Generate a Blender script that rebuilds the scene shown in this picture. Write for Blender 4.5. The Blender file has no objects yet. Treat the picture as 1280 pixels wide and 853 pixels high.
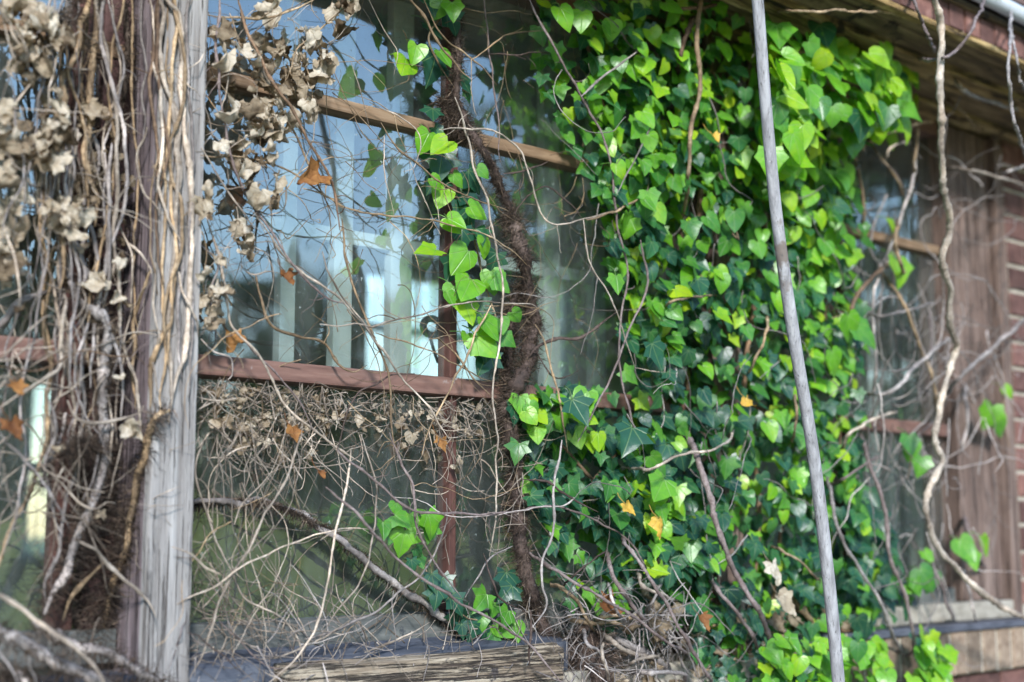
import bpy, bmesh, math, random
import numpy as np
from mathutils import Vector, Matrix, noise as mnoise

SC = bpy.context.scene
COL = SC.collection
RNG = np.random.default_rng(7)
random.seed(7)

# ------------------------------------------------------------------ camera model
# The wall stands on the X axis (its glass plane is y = 0, outside is -y); the camera
# is 2.1 m out and looks along it to the right.  at() turns a direction seen in the photo
# plus a distance d in front of the glass into a real point.
FPX = 1778.0
TH, PS = math.radians(7.65), math.radians(47.8)
ct, st, cp, sp = math.cos(TH), math.sin(TH), math.cos(PS), math.sin(PS)
FW = np.array((ct * cp, ct * sp, st)); RT = np.array((sp, -cp, 0.0)); UP = np.array((-st * cp, -st * sp, ct))
CAM = np.array((0.0, -2.1, 1.5))

def at(x, y, d=0.0):
    D = FW + (x - 640.0) / FPX * RT + (426.5 - y) / FPX * UP
    return CAM + D * ((-d - CAM[1]) / D[1])

def depth(p):
    return float(np.dot(np.asarray(p) - CAM, FW))

def pxm(p):                                   # metres per photo pixel at a point
    return depth(p) / FPX

# ------------------------------------------------------------------ materials
def nodes(name):
    m = bpy.data.materials.new(name); m.use_nodes = True
    nt = m.node_tree; nt.nodes.clear()
    out = nt.nodes.new('ShaderNodeOutputMaterial')
    return m, nt, out

def N(nt, kind, **kw):
    n = nt.nodes.new('ShaderNode' + kind)
    for k, v in kw.items():
        if k.startswith('i_'):
            key = k[2:]
            key = int(key) if key.isdigit() else key.replace('_', ' ')
            s = n.inputs[key]
            if isinstance(v, bpy.types.NodeSocket): nt.links.new(v, s)
            else: s.default_value = v
        else: setattr(n, k, v)
    return n

def ramp(nt, fac, stops, interp='LINEAR'):
    r = nt.nodes.new('ShaderNodeValToRGB'); r.color_ramp.interpolation = interp
    e = r.color_ramp.elements
    while len(e) < len(stops): e.new(0.5)
    for k, (p, c) in enumerate(stops):
        e[k].position = p; e[k].color = (*c, 1) if len(c) == 3 else c
    nt.links.new(fac, r.inputs[0])
    return r.outputs[0]

def mixc(nt, f, a, b, mode='MIX'):
    n = nt.nodes.new('ShaderNodeMix'); n.data_type = 'RGBA'; n.blend_type = mode
    for s, v in ((n.inputs[0], f), (n.inputs[6], a), (n.inputs[7], b)):
        if isinstance(v, bpy.types.NodeSocket): nt.links.new(v, s)
        elif isinstance(v, tuple) and len(v) == 3: s.default_value = (*v, 1)
        else: s.default_value = v
    return n.outputs[2]

def math_(nt, op, a, b=None, c=None):
    n = nt.nodes.new('ShaderNodeMath'); n.operation = op
    for k, v in enumerate((a, b, c)):
        if v is None: continue
        if isinstance(v, bpy.types.NodeSocket): nt.links.new(v, n.inputs[k])
        else: n.inputs[k].default_value = v
    return n.outputs[0]

def objco(nt, scale=(1, 1, 1)):
    tc = nt.nodes.new('ShaderNodeTexCoord')
    mp = N(nt, 'Mapping'); mp.inputs['Scale'].default_value = scale
    nt.links.new(tc.outputs['Object'], mp.inputs['Vector'])
    return mp.outputs[0]

def surface(name, stops, scale=(20, 20, 20), nscale=1.0, detail=6, rough=0.85, bump=0.4, bdist=0.003,
            spots=None, tone=0.0, spec=0.3, cracks=None):
    """Noise-coloured rough surface; scale stretches the grain."""
    m, nt, out = nodes(name)
    v = objco(nt, scale)
    no = N(nt, 'TexNoise', i_Vector=v, i_Scale=nscale, i_Detail=detail, i_Roughness=0.65)
    col = ramp(nt, no.outputs[0], stops)
    if spots:                                   # (colour, threshold, scale)
        for (c, thr, sc) in spots:
            n2 = N(nt, 'TexNoise', i_Vector=objco(nt), i_Scale=sc, i_Detail=5, i_Roughness=0.7)
            f = ramp(nt, n2.outputs[0], [(thr, (0, 0, 0)), (min(thr + 0.05, 1), (1, 1, 1))])
            col = mixc(nt, f, col, c)
    hgt = no.outputs[0]
    if cracks:                                  # (scale vector, threshold, colour)
        n3 = N(nt, 'TexNoise', i_Vector=objco(nt, cracks[0]), i_Scale=1.0, i_Detail=8, i_Roughness=0.75, i_Distortion=0.3)
        f = ramp(nt, n3.outputs[0], [(cracks[1], (1, 1, 1)), (cracks[1] + 0.06, (0, 0, 0))])
        col = mixc(nt, f, col, cracks[2])
        hgt = math_(nt, 'SUBTRACT', hgt, math_(nt, 'MULTIPLY', f, 1.2))
    if tone:
        a = N(nt, 'Attribute', attribute_name='tone')
        col = mixc(nt, tone, col, ramp(nt, a.outputs['Fac'], [(0, (0.35, 0.35, 0.35)), (0.5, (1, 1, 1)), (1, (1.6, 1.5, 1.4))]), 'MULTIPLY')
    b = N(nt, 'Bump', i_Strength=bump, i_Distance=bdist, i_Height=hgt)
    p = N(nt, 'BsdfPrincipled', i_Base_Color=col, i_Roughness=rough, i_Normal=b.outputs[0])
    p.inputs['Specular IOR Level'].default_value = spec
    nt.links.new(p.outputs[0], out.inputs[0])
    return m

def bark(name, c0, c1, c2, rough=0.8, scale=130, tone=False):
    m, nt, out = nodes(name)
    v = objco(nt)
    n1 = N(nt, 'TexNoise', i_Vector=v, i_Scale=float(scale), i_Detail=6, i_Roughness=0.7)
    n2 = N(nt, 'TexNoise', i_Vector=v, i_Scale=9.0, i_Detail=3)
    f = math_(nt, 'ADD', math_(nt, 'MULTIPLY', n1.outputs[0], 0.6), math_(nt, 'MULTIPLY', n2.outputs[0], 0.45))
    col = ramp(nt, f, [(0.33, c0), (0.52, c1), (0.72, c2)])
    if tone:
        a = N(nt, 'Attribute', attribute_name='tone')
        col = mixc(nt, 1.0, col, ramp(nt, a.outputs['Fac'], [(0, (0.25, 0.22, 0.20)), (0.6, (1, 1, 1)), (1, (2.6, 2.5, 2.4))]), 'MULTIPLY')
    b = N(nt, 'Bump', i_Strength=0.7, i_Distance=0.0015, i_Height=n1.outputs[0])
    p = N(nt, 'BsdfPrincipled', i_Base_Color=col, i_Roughness=rough, i_Normal=b.outputs[0])
    p.inputs['Specular IOR Level'].default_value = 0.35
    nt.links.new(p.outputs[0], out.inputs[0])
    return m

def leaf_material(name, stops, vein=(0.22, 0.33, 0.12), veinmix=0.38, trans=0.35, rough=0.35, mottled=0.35, tcol=(1.5, 1.6, 0.7), spec=0.5):
    m, nt, out = nodes(name)
    tone = N(nt, 'Attribute', attribute_name='tone').outputs['Fac']
    lc = N(nt, 'Attribute', attribute_name='leafco').outputs['Vector']
    sx = N(nt, 'SeparateXYZ', i_0=lc)
    ax = math_(nt, 'ABSOLUTE', sx.outputs[0])
    ang = math_(nt, 'ARCTAN2', ax, math_(nt, 'ADD', sx.outputs[1], 0.03))
    r = math_(nt, 'SQRT', math_(nt, 'ADD', math_(nt, 'MULTIPLY', ax, ax), math_(nt, 'MULTIPLY', sx.outputs[1], sx.outputs[1])))
    d = math_(nt, 'ABSOLUTE', ang)
    for a in (0.72, 1.45):
        d = math_(nt, 'MINIMUM', d, math_(nt, 'ABSOLUTE', math_(nt, 'SUBTRACT', ang, a)))
    dist = math_(nt, 'MULTIPLY', d, r)
    vf = ramp(nt, dist, [(0.004, (1, 1, 1)), (0.022, (0, 0, 0))])
    no = N(nt, 'TexNoise', i_Vector=objco(nt), i_Scale=55.0, i_Detail=5, i_Roughness=0.6)
    t2 = math_(nt, 'ADD', tone, math_(nt, 'MULTIPLY', math_(nt, 'SUBTRACT', no.outputs[0], 0.5), mottled))
    col = ramp(nt, t2, stops)
    col = mixc(nt, math_(nt, 'MULTIPLY', vf, veinmix), col, vein)
    b = N(nt, 'Bump', i_Strength=0.5, i_Distance=0.002, i_Height=math_(nt, 'ADD', math_(nt, 'MULTIPLY', vf, -0.7), no.outputs[0]))
    p = N(nt, 'BsdfPrincipled', i_Base_Color=col, i_Roughness=rough, i_Normal=b.outputs[0])
    p.inputs['Specular IOR Level'].default_value = spec
    tr = N(nt, 'BsdfTranslucent', i_Color=mixc(nt, 1.0, col, tcol, 'MULTIPLY'))
    mx = N(nt, 'MixShader', i_0=trans); nt.links.new(p.outputs[0], mx.inputs[1]); nt.links.new(tr.outputs[0], mx.inputs[2])
    nt.links.new(mx.outputs[0], out.inputs[0])
    return m

def glass_material():
    m, nt, out = nodes('old_window_glass')
    v = objco(nt, (1, 1, 0.6))
    wob = N(nt, 'TexNoise', i_Vector=v, i_Scale=5.0, i_Detail=2)
    b = N(nt, 'Bump', i_Strength=0.12, i_Distance=0.02, i_Height=wob.outputs[0])
    ge = N(nt, 'NewGeometry')
    front = math_(nt, 'SUBTRACT', 1.0, ge.outputs['Backfacing'])
    fr = N(nt, 'Fresnel', i_IOR=2.9, i_Normal=b.outputs[0])
    frf = math_(nt, 'MULTIPLY', fr.outputs[0], front)
    tr = N(nt, 'BsdfTransparent', i_Color=(0.93, 0.97, 0.96, 1))
    gl = N(nt, 'BsdfGlossy', i_Roughness=0.035, i_Color=(0.95, 0.98, 1, 1), i_Normal=b.outputs[0])
    mx = N(nt, 'MixShader', i_0=frf); nt.links.new(tr.outputs[0], mx.inputs[1]); nt.links.new(gl.outputs[0], mx.inputs[2])
    # dust and rain streaks on the pane
    d1 = N(nt, 'TexNoise', i_Vector=objco(nt, (14, 14, 1.6)), i_Scale=1.0, i_Detail=6, i_Roughness=0.7)
    d2 = N(nt, 'TexNoise', i_Vector=objco(nt), i_Scale=95.0, i_Detail=3)
    d3 = N(nt, 'TexNoise', i_Vector=objco(nt), i_Scale=7.0, i_Detail=5, i_Roughness=0.7)
    f1 = ramp(nt, d1.outputs[0], [(0.38, (0.018, 0.018, 0.018)), (0.72, (0.11, 0.11, 0.11))])
    f2 = ramp(nt, d2.outputs[0], [(0.68, (0, 0, 0)), (0.76, (0.4, 0.4, 0.4))])
    f3 = ramp(nt, d3.outputs[0], [(0.55, (0, 0, 0)), (0.75, (0.07, 0.07, 0.07))])
    f = math_(nt, 'MULTIPLY', math_(nt, 'ADD', math_(nt, 'ADD', f1, f2), f3), front)
    df = N(nt, 'BsdfDiffuse', i_Color=(0.42, 0.49, 0.48, 1))
    mx2 = N(nt, 'MixShader', i_0=f); nt.links.new(mx.outputs[0], mx2.inputs[1]); nt.links.new(df.outputs[0], mx2.inputs[2])
    nt.links.new(mx2.outputs[0], out.inputs[0])
    return m

M = {}
M['pale'] = bark('pale_dry_bark', (0.08, 0.058, 0.045), (0.25, 0.205, 0.165), (0.46, 0.405, 0.35), tone=True)
M['grey'] = bark('grey_bark', (0.075, 0.062, 0.06), (0.205, 0.18, 0.17), (0.42, 0.385, 0.37), tone=True)
M['tan'] = bark('tan_bark', (0.07, 0.045, 0.025), (0.21, 0.145, 0.085), (0.44, 0.34, 0.23), tone=True)
M['brown'] = bark('brown_bark', (0.03, 0.017, 0.010), (0.115, 0.070, 0.043), (0.26, 0.18, 0.12), tone=True)
M['purple'] = bark('purplish_bark', (0.042, 0.029, 0.026), (0.14, 0.105, 0.098), (0.29, 0.24, 0.23))
M['dark'] = bark('dark_bark', (0.012, 0.008, 0.007), (0.050, 0.032, 0.026), (0.14, 0.10, 0.085))
M['fur'] = bark('root_hair', (0.018, 0.012, 0.009), (0.060, 0.042, 0.031), (0.18, 0.14, 0.11), 0.9, 40, True)
M['furgrey'] = bark('grey_root_hair', (0.05, 0.035, 0.028), (0.17, 0.125, 0.10), (0.34, 0.28, 0.24), 0.9, 40, True)
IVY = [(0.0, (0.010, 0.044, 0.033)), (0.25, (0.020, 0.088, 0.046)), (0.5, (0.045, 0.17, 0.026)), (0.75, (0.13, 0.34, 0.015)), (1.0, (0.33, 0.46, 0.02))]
M['ivy'] = leaf_material('ivy_leaf', IVY)
M['dry'] = leaf_material('dry_leaf', [(0, (0.07, 0.048, 0.030)), (0.3, (0.22, 0.17, 0.115)), (0.65, (0.37, 0.305, 0.225)), (1, (0.54, 0.485, 0.40))],
                         vein=(0.20, 0.15, 0.10), veinmix=0.4, trans=0.28, rough=0.8, mottled=0.9, tcol=(1.3, 1.05, 0.7), spec=0.2)
M['rust'] = leaf_material('rust_leaf', [(0, (0.07, 0.025, 0.010)), (0.45, (0.20, 0.085, 0.030)), (1, (0.42, 0.22, 0.07))],
                          vein=(0.16, 0.06, 0.02), veinmix=0.4, trans=0.25, rough=0.7, mottled=0.8, tcol=(1.4, 1.0, 0.5), spec=0.2)
M['yellow'] = leaf_material('yellow_leaf', [(0, (0.30, 0.15, 0.02)), (0.5, (0.55, 0.33, 0.04)), (1, (0.65, 0.48, 0.10))],
                            vein=(0.4, 0.3, 0.1), trans=0.3, rough=0.6, mottled=0.6, tcol=(1.3, 1.1, 0.6))
M['glass'] = glass_material()
M['rail'] = surface('brown_painted_wood', [(0.3, (0.105, 0.055, 0.045)), (0.55, (0.165, 0.092, 0.074)), (0.8, (0.23, 0.145, 0.12))],
                    (6, 60, 60), bump=0.35, rough=0.6, spots=[((0.45, 0.40, 0.36), 0.70, 75.0), ((0.05, 0.03, 0.028), 0.66, 30.0), ((0.24, 0.20, 0.19), 0.66, 12.0)])
M['mullion'] = surface('red_brown_painted_wood', [(0.3, (0.055, 0.024, 0.020)), (0.55, (0.10, 0.045, 0.036)), (0.8, (0.16, 0.085, 0.07))],
                       (60, 60, 6), bump=0.25, rough=0.6, spots=[((0.36, 0.32, 0.29), 0.72, 60.0)])
M['bar'] = surface('ochre_wood', [(0.3, (0.11, 0.065, 0.036)), (0.55, (0.20, 0.13, 0.08)), (0.8, (0.32, 0.235, 0.16))], (6, 70, 70), bump=0.3)
M['board'] = surface('dark_brown_board', [(0.3, (0.045, 0.022, 0.020)), (0.6, (0.085, 0.045, 0.042)), (0.85, (0.14, 0.09, 0.085))], (60, 60, 5), bump=0.3,
                     spots=[((0.45, 0.50, 0.44), 0.70, 34.0)])
M['postside'] = surface('purplish_weathered_wood', [(0.25, (0.055, 0.041, 0.043)), (0.5, (0.165, 0.130, 0.138)), (0.75, (0.29, 0.245, 0.255))], (70, 70, 3.5), bump=0.8, bdist=0.006,
                        spots=[((0.35, 0.31, 0.30), 0.70, 28.0), ((0.06, 0.03, 0.028), 0.62, 14.0)], cracks=((120, 120, 4.0), 0.41, (0.035, 0.024, 0.026)))
M['postface'] = surface('silver_weathered_wood', [(0.28, (0.10, 0.087, 0.08)), (0.45, (0.22, 0.205, 0.197)), (0.72, (0.37, 0.36, 0.355))], (75, 75, 3.0), bump=0.9, bdist=0.006,
                        spots=[((0.14, 0.10, 0.09), 0.66, 16.0)], cracks=((180, 180, 5.0), 0.385, (0.08, 0.066, 0.06)))
M['sill'] = surface('blue_grey_sill_paint', [(0.3, (0.022, 0.025, 0.034)), (0.55, (0.060, 0.068, 0.090)), (0.8, (0.15, 0.16, 0.185))], (6, 40, 40), bump=0.5,
                    spots=[((0.26, 0.23, 0.20), 0.66, 22.0)])
M['rotten'] = surface('bare_rotten_wood', [(0.32, (0.05, 0.035, 0.028)), (0.47, (0.23, 0.18, 0.13)), (0.68, (0.42, 0.36, 0.28))], (5, 70, 90), bump=1.0, bdist=0.008,
                      spots=[((0.06, 0.05, 0.05), 0.60, 12.0)], cracks=((7, 90, 170), 0.42, (0.04, 0.03, 0.025)))
M['jamb'] = surface('brown_weathered_jamb', [(0.25, (0.07, 0.043, 0.033)), (0.5, (0.145, 0.098, 0.08)), (0.75, (0.25, 0.19, 0.165))], (60, 60, 3), bump=0.7, bdist=0.005, cracks=((110, 110, 4.0), 0.41, (0.05, 0.032, 0.026)))
M['pole'] = surface('grey_weathered_pole', [(0.25, (0.13, 0.125, 0.13)), (0.5, (0.26, 0.255, 0.265)), (0.75, (0.40, 0.40, 0.41))], (90, 90, 6), bump=0.5,
                    spots=[((0.15, 0.125, 0.11), 0.58, 5.0), ((0.05, 0.045, 0.045), 0.70, 18.0), ((0.36, 0.36, 0.35), 0.66, 40.0)], cracks=((260, 260, 7), 0.37, (0.09, 0.085, 0.085)))
M['brick'] = surface('red_brick', [(0.25, (0.07, 0.035, 0.031)), (0.55, (0.14, 0.070, 0.060)), (0.8, (0.25, 0.155, 0.135))], (30, 30, 30), bump=0.6, tone=0.8)
M['oldbrick'] = surface('grey_brown_sill_brick', [(0.25, (0.10, 0.066, 0.048)), (0.55, (0.20, 0.15, 0.11)), (0.8, (0.30, 0.25, 0.195))], (60, 60, 60), bump=0.9, tone=0.5,
                        spots=[((0.20, 0.20, 0.10), 0.60, 9.0)])
M['mortar'] = surface('mortar', [(0.3, (0.22, 0.19, 0.15)), (0.7, (0.44, 0.40, 0.33))], (50, 50, 50), bump=0.7)
M['slate'] = surface('dark_slate', [(0.3, (0.035, 0.038, 0.050)), (0.7, (0.10, 0.105, 0.13))], (20, 20, 60), bump=0.4, rough=0.6)
M['paleedge'] = surface('pale_stone', [(0.3, (0.18, 0.16, 0.13)), (0.7, (0.36, 0.33, 0.28))], (20, 20, 40), bump=0.5)
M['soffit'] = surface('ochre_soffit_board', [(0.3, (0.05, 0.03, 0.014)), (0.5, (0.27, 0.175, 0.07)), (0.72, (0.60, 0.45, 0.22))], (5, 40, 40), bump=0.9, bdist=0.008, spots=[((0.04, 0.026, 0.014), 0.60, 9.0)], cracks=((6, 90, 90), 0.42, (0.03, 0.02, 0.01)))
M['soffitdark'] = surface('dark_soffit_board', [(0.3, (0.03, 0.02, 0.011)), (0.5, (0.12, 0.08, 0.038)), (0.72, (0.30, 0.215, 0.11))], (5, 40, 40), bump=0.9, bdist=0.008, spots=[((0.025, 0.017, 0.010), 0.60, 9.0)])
M['gutter'] = surface('pale_grey_gutter', [(0.3, (0.32, 0.34, 0.37)), (0.7, (0.52, 0.55, 0.58))], (6, 60, 60), bump=0.2, rough=0.5, spots=[((0.12, 0.13, 0.09), 0.62, 18.0)])
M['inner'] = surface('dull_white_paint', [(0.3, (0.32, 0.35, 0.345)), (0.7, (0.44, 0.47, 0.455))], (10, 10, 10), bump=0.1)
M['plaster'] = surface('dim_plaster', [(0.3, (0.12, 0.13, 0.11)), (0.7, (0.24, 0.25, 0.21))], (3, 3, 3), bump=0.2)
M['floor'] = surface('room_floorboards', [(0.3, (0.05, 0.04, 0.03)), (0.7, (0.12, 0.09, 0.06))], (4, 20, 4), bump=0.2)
M['iron'] = surface('black_iron', [(0.3, (0.012, 0.013, 0.014)), (0.7, (0.035, 0.035, 0.035))], (50, 50, 50), bump=0.3, rough=0.5)
M['grass'] = surface('lawn', [(0.3, (0.030, 0.055, 0.012)), (0.6, (0.10, 0.15, 0.03)), (0.85, (0.19, 0.23, 0.06))], (1, 1, 1), nscale=2.0, bump=0.6, bdist=0.05)
M['woods'] = leaf_material('far_leaf', [(0, (0.012, 0.022, 0.010)), (0.5, (0.035, 0.06, 0.018)), (1, (0.09, 0.12, 0.03))], veinmix=0.0, trans=0.2, rough=0.6)
M['roof'] = surface('dark_roof_tile', [(0.3, (0.06, 0.04, 0.035)), (0.7, (0.14, 0.09, 0.08))], (10, 10, 10), bump=0.5)
M['greyrail'] = surface('grey_bottom_rail', [(0.3, (0.05, 0.055, 0.055)), (0.55, (0.11, 0.115, 0.11)), (0.8, (0.19, 0.19, 0.175))], (6, 40, 40), bump=0.4, spots=[((0.04, 0.045, 0.05), 0.6, 14.0)])
M['paving'] = surface('pale_paving', [(0.3, (0.26, 0.25, 0.23)), (0.7, (0.45, 0.43, 0.40))], (6, 6, 6), bump=0.4)
M['hedge'] = leaf_material('hedge_leaf', [(0, (0.015, 0.03, 0.010)), (0.5, (0.04, 0.065, 0.018)), (1, (0.09, 0.12, 0.03))], veinmix=0.0, trans=0.35, rough=0.6)
def curtain_material():
    m, nt, out = nodes('dimming_curtain')
    v = objco(nt, (26, 26, 1.2)); no = N(nt, 'TexNoise', i_Vector=v, i_Scale=1.0, i_Detail=3)
    a = N(nt, 'BsdfTranslucent', i_Color=(0.62, 0.66, 0.60, 1)); b = N(nt, 'BsdfTransparent')
    f = ramp(nt, no.outputs[0], [(0.35, (0.45, 0.45, 0.45)), (0.7, (0.95, 0.95, 0.95))])
    mx = N(nt, 'MixShader', i_0=f); nt.links.new(b.outputs[0], mx.inputs[1]); nt.links.new(a.outputs[0], mx.inputs[2]); nt.links.new(mx.outputs[0], out.inputs[0])
    return m
M['curtain'] = curtain_material()
M['bank'] = surface('bright_bank_grass', [(0.3, (0.16, 0.17, 0.02)), (0.55, (0.33, 0.33, 0.055)), (0.8, (0.46, 0.43, 0.12))], (1, 1, 1), nscale=1.2, bump=0.5, bdist=0.05)
# ------------------------------------------------------------------ mesh building
class MB:
    """Collects quads/tris with per-vertex tone and leaf coordinates; build() links ONE mesh object."""
    def __init__(s): s.v = []; s.f = []; s.n = 0; s.t = []; s.lc = []; s.smooth = True
    def add(s, v, f, tone=0.5, lc=None):
        v = np.asarray(v, float).reshape(-1, 3); f = np.asarray(f, int)
        s.v.append(v); s.f.append(f + s.n); s.n += len(v)
        s.t.append(np.full(len(v), tone) if np.isscalar(tone) else np.asarray(tone, float))
        s.lc.append(np.zeros((len(v), 3)) if lc is None else lc)
    def build(s, name, mat, parent=None, origin=None, smooth=True):
        V = np.concatenate(s.v)
        if origin is None:
            origin = np.array(parent.location) if parent is not None else np.array(((V[:, 0].min() + V[:, 0].max()) / 2, (V[:, 1].min() + V[:, 1].max()) / 2, V[:, 2].min()))
        V = V - origin
        me = bpy.data.meshes.new(name)
        me.vertices.add(len(V)); me.vertices.foreach_set('co', V.ravel())
        loops = np.concatenate([f.ravel() for f in s.f]); tot = np.concatenate([np.full(len(f), f.shape[1]) for f in s.f])
        me.loops.add(len(loops)); me.loops.foreach_set('vertex_index', loops)
        me.polygons.add(len(tot)); me.polygons.foreach_set('loop_start', np.concatenate(([0], np.cumsum(tot)[:-1])))
        me.polygons.foreach_set('loop_total', tot)
        me.polygons.foreach_set('use_smooth', np.full(len(tot), smooth))
        me.update(calc_edges=True)
        a = me.attributes.new('tone', 'FLOAT', 'POINT'); a.data.foreach_set('value', np.concatenate(s.t))
        a = me.attributes.new('leafco', 'FLOAT_VECTOR', 'POINT'); a.data.foreach_set('vector', np.concatenate(s.lc).ravel())
        me.materials.append(M[mat] if isinstance(mat, str) else mat)
        o = bpy.data.objects.new(name, me); COL.objects.link(o)
        if parent is not None:
            o.parent = parent
        else: o.location = origin
        return o

def tag(o, label=None, cat=None, group=None, kind=None):
    if label: o['label'] = label
    if cat: o['category'] = cat
    if group: o['group'] = group
    if kind: o['kind'] = kind
    return o

def empty(name, loc, label=None, cat=None, group=None):
    o = bpy.data.objects.new(name, None); COL.objects.link(o); o.location = [float(q) for q in loc]; o.empty_display_size = 0.05
    return tag(o, label, cat, group)

BOXF = np.array(((0, 3, 2, 1), (4, 5, 6, 7), (0, 1, 5, 4), (1, 2, 6, 5), (2, 3, 7, 6), (3, 0, 4, 7)))

def wood(name, lo, hi, mat, parent=None, bev=0.003, seg=None, rough=0.0, origin=None):
    """A board: bevelled, cut along its length and slightly uneven, so no edge is ruler-straight."""
    lo, hi = np.array(lo, float), np.array(hi, float)
    bm = bmesh.new(); bmesh.ops.create_cube(bm, size=1)
    c = (lo + hi) / 2; sz = hi - lo
    for v in bm.verts: v.co = Vector(c + np.array(v.co) * sz)
    ax = int(np.argmax(sz)); n = seg if seg is not None else int(min(40, max(1, sz[ax] / 0.04)))
    if n > 1:
        es = [e for e in bm.edges if abs((e.verts[0].co - e.verts[1].co)[ax]) > sz[ax] * .9]
        bmesh.ops.subdivide_edges(bm, edges=es, cuts=n - 1)
    if bev > 0:
        es = [e for e in bm.edges if len(e.link_faces) == 2 and e.calc_face_angle(0) > 0.5]
        bmesh.ops.bevel(bm, geom=es, offset=min(bev, sz.min() * .3), segments=2, profile=0.6, affect='EDGES')
    if rough:
        for v in bm.verts:
            p = v.co * 9.0
            v.co += Vector((mnoise.noise(p), mnoise.noise(p + Vector((7, 3, 1))), mnoise.noise(p + Vector((1, 9, 4))))) * rough
    me = bpy.data.meshes.new(name)
    org = np.array(origin) if origin is not None else (np.array(parent.location) if parent is not None else np.array((c[0], c[1], lo[2])))
    for v in bm.verts: v.co -= Vector(org)
    bm.to_mesh(me); bm.free()
    for p in me.polygons: p.use_smooth = False
    me.materials.append(M[mat])
    o = bpy.data.objects.new(name, me); COL.objects.link(o)
    if parent is not None: o.parent = parent
    else: o.location = org
    return o

def spline(P, n_per=8):
    P = np.asarray(P, float)
    if len(P) < 3: 
        t = np.linspace(0, 1, n_per * max(1, len(P) - 1) + 1)[:, None]
        return P[0] * (1 - t) + P[-1] * t
    Q = np.vstack((2 * P[0] - P[1], P, 2 * P[-1] - P[-2])); out = []
    for i in range(1, len(Q) - 2):
        p0, p1, p2, p3 = Q[i - 1:i + 3]
        t = np.linspace(0, 1, n_per, endpoint=False)[:, None]
        out.append(0.5 * (2 * p1 + (p2 - p0) * t + (2 * p0 - 5 * p1 + 4 * p2 - p3) * t ** 2 + (3 * p1 - p0 - 3 * p2 + p3) * t ** 3))
    out.append(P[-1:]); return np.vstack(out)

def resample(P, step):
    L = np.concatenate(([0], np.cumsum(np.linalg.norm(np.diff(P, axis=0), axis=1))))
    n = max(3, int(L[-1] / step) + 1)
    s = np.linspace(0, L[-1], n)
    return np.stack([np.interp(s, L, P[:, k]) for k in range(P.shape[1])], 1)

def tube(mb, P, R, K=7, tone=0.5):
    """P (n,3) centre line, R (n,) radii; closed round ends."""
    n = len(P)
    T = np.gradient(P, axis=0); T /= np.linalg.norm(T, axis=1)[:, None] + 1e-12
    ref = np.array((0.31, -0.93, 0.2)); 
    A = np.cross(T, ref); l = np.linalg.norm(A, axis=1)
    A[l < 0.15] = np.cross(T[l < 0.15], (0.9, 0.1, 0.4)); A /= np.linalg.norm(A, axis=1)[:, None] + 1e-12
    for i in range(1, n):                                    # keep the frame from flipping
        a = A[i - 1] - T[i] * np.dot(A[i - 1], T[i]); q = np.linalg.norm(a)
        if q > 1e-6: A[i] = a / q
    B = np.cross(T, A)
    th = np.linspace(0, 2 * math.pi, K, endpoint=False)
    V = P[:, None] + R[:, None, None] * (np.cos(th)[None, :, None] * A[:, None] + np.sin(th)[None, :, None] * B[:, None])
    V = V.reshape(-1, 3)
    i = np.arange(n - 1)[:, None] * K; j = np.arange(K)[None]
    F = np.stack((i + j, i + (j + 1) % K, i + K + (j + 1) % K, i + K + j), -1).reshape(-1, 4)
    V = np.vstack((V, P[:1] - T[:1] * R[0] * .5, P[-1:] + T[-1:] * R[-1] * .5))
    jj = np.arange(K)
    mb.add(V, F, tone)
    c0 = mb.n - 2; base = mb.n - len(V)
    mb.f.append(np.stack((np.full(K, c0), base + (jj + 1) % K, base + jj), 1))
    e = base + (n - 1) * K
    mb.f.append(np.stack((np.full(K, c0 + 1), e + jj, e + (jj + 1) % K), 1))

def snoise(n, k, rng, amp):
    """smooth 1-D noise of n samples with about k bumps."""
    q = rng.normal(size=max(3, k + 2)); x = np.linspace(0, len(q) - 1, n)
    return amp * np.interp(x, np.arange(len(q)), q)

TILE = {'A1': (0, 0, .34), 'A2': (0, 280, .34), 'A3': (0, 563, .34), 'B1': (400, 0, .34), 'B2': (400, 280, .34), 'B3': (400, 563, .34),
        'C1': (830, 0, .3516), 'C2': (830, 280, .3516), 'C3': (830, 563, .3516),
        'D1': (0, 0, .2031), 'D2': (0, 170, .2031), 'D3': (0, 340, .2031), 'D4': (0, 510, .2031), 'D5': (0, 680, .2031),
        'D6': (230, 400, .2031), 'D7': (620, 680, .2031), 'D8': (1020, 680, .2031), 'P': (0, 0, 1.0)}

def px(tile, pts):
    ox, oy, k = TILE[tile]
    return [(ox + k * p[0], oy + k * p[1]) for p in pts]

def path3(pts, d, step=0.007, wob=1.0):
    """photo-traced points -> smooth 3-D centre line.  d: number, (start, end) or function of photo x,y"""
    S = spline(pts, 8)
    m = len(S)
    if callable(d): D = np.array([d(x, y) for x, y in S])
    elif isinstance(d, (tuple, list)): D = np.interp(np.linspace(0, 1, m), np.linspace(0, 1, len(d)), d)
    else: D = np.full(m, float(d)) + snoise(m, len(pts) // 2, RNG, 0.008 * wob)
    P = np.array([at(x, y, dd) for (x, y), dd in zip(S, D)])
    P = resample(P, step)
    for k in range(3):
        P[:, k] += snoise(len(P), max(2, int(len(P) * step / 0.035)), RNG, 0.0016 * wob) + snoise(len(P), max(2, int(len(P) * step / 0.013)), RNG, 0.0004 * wob)
    return P

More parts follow.
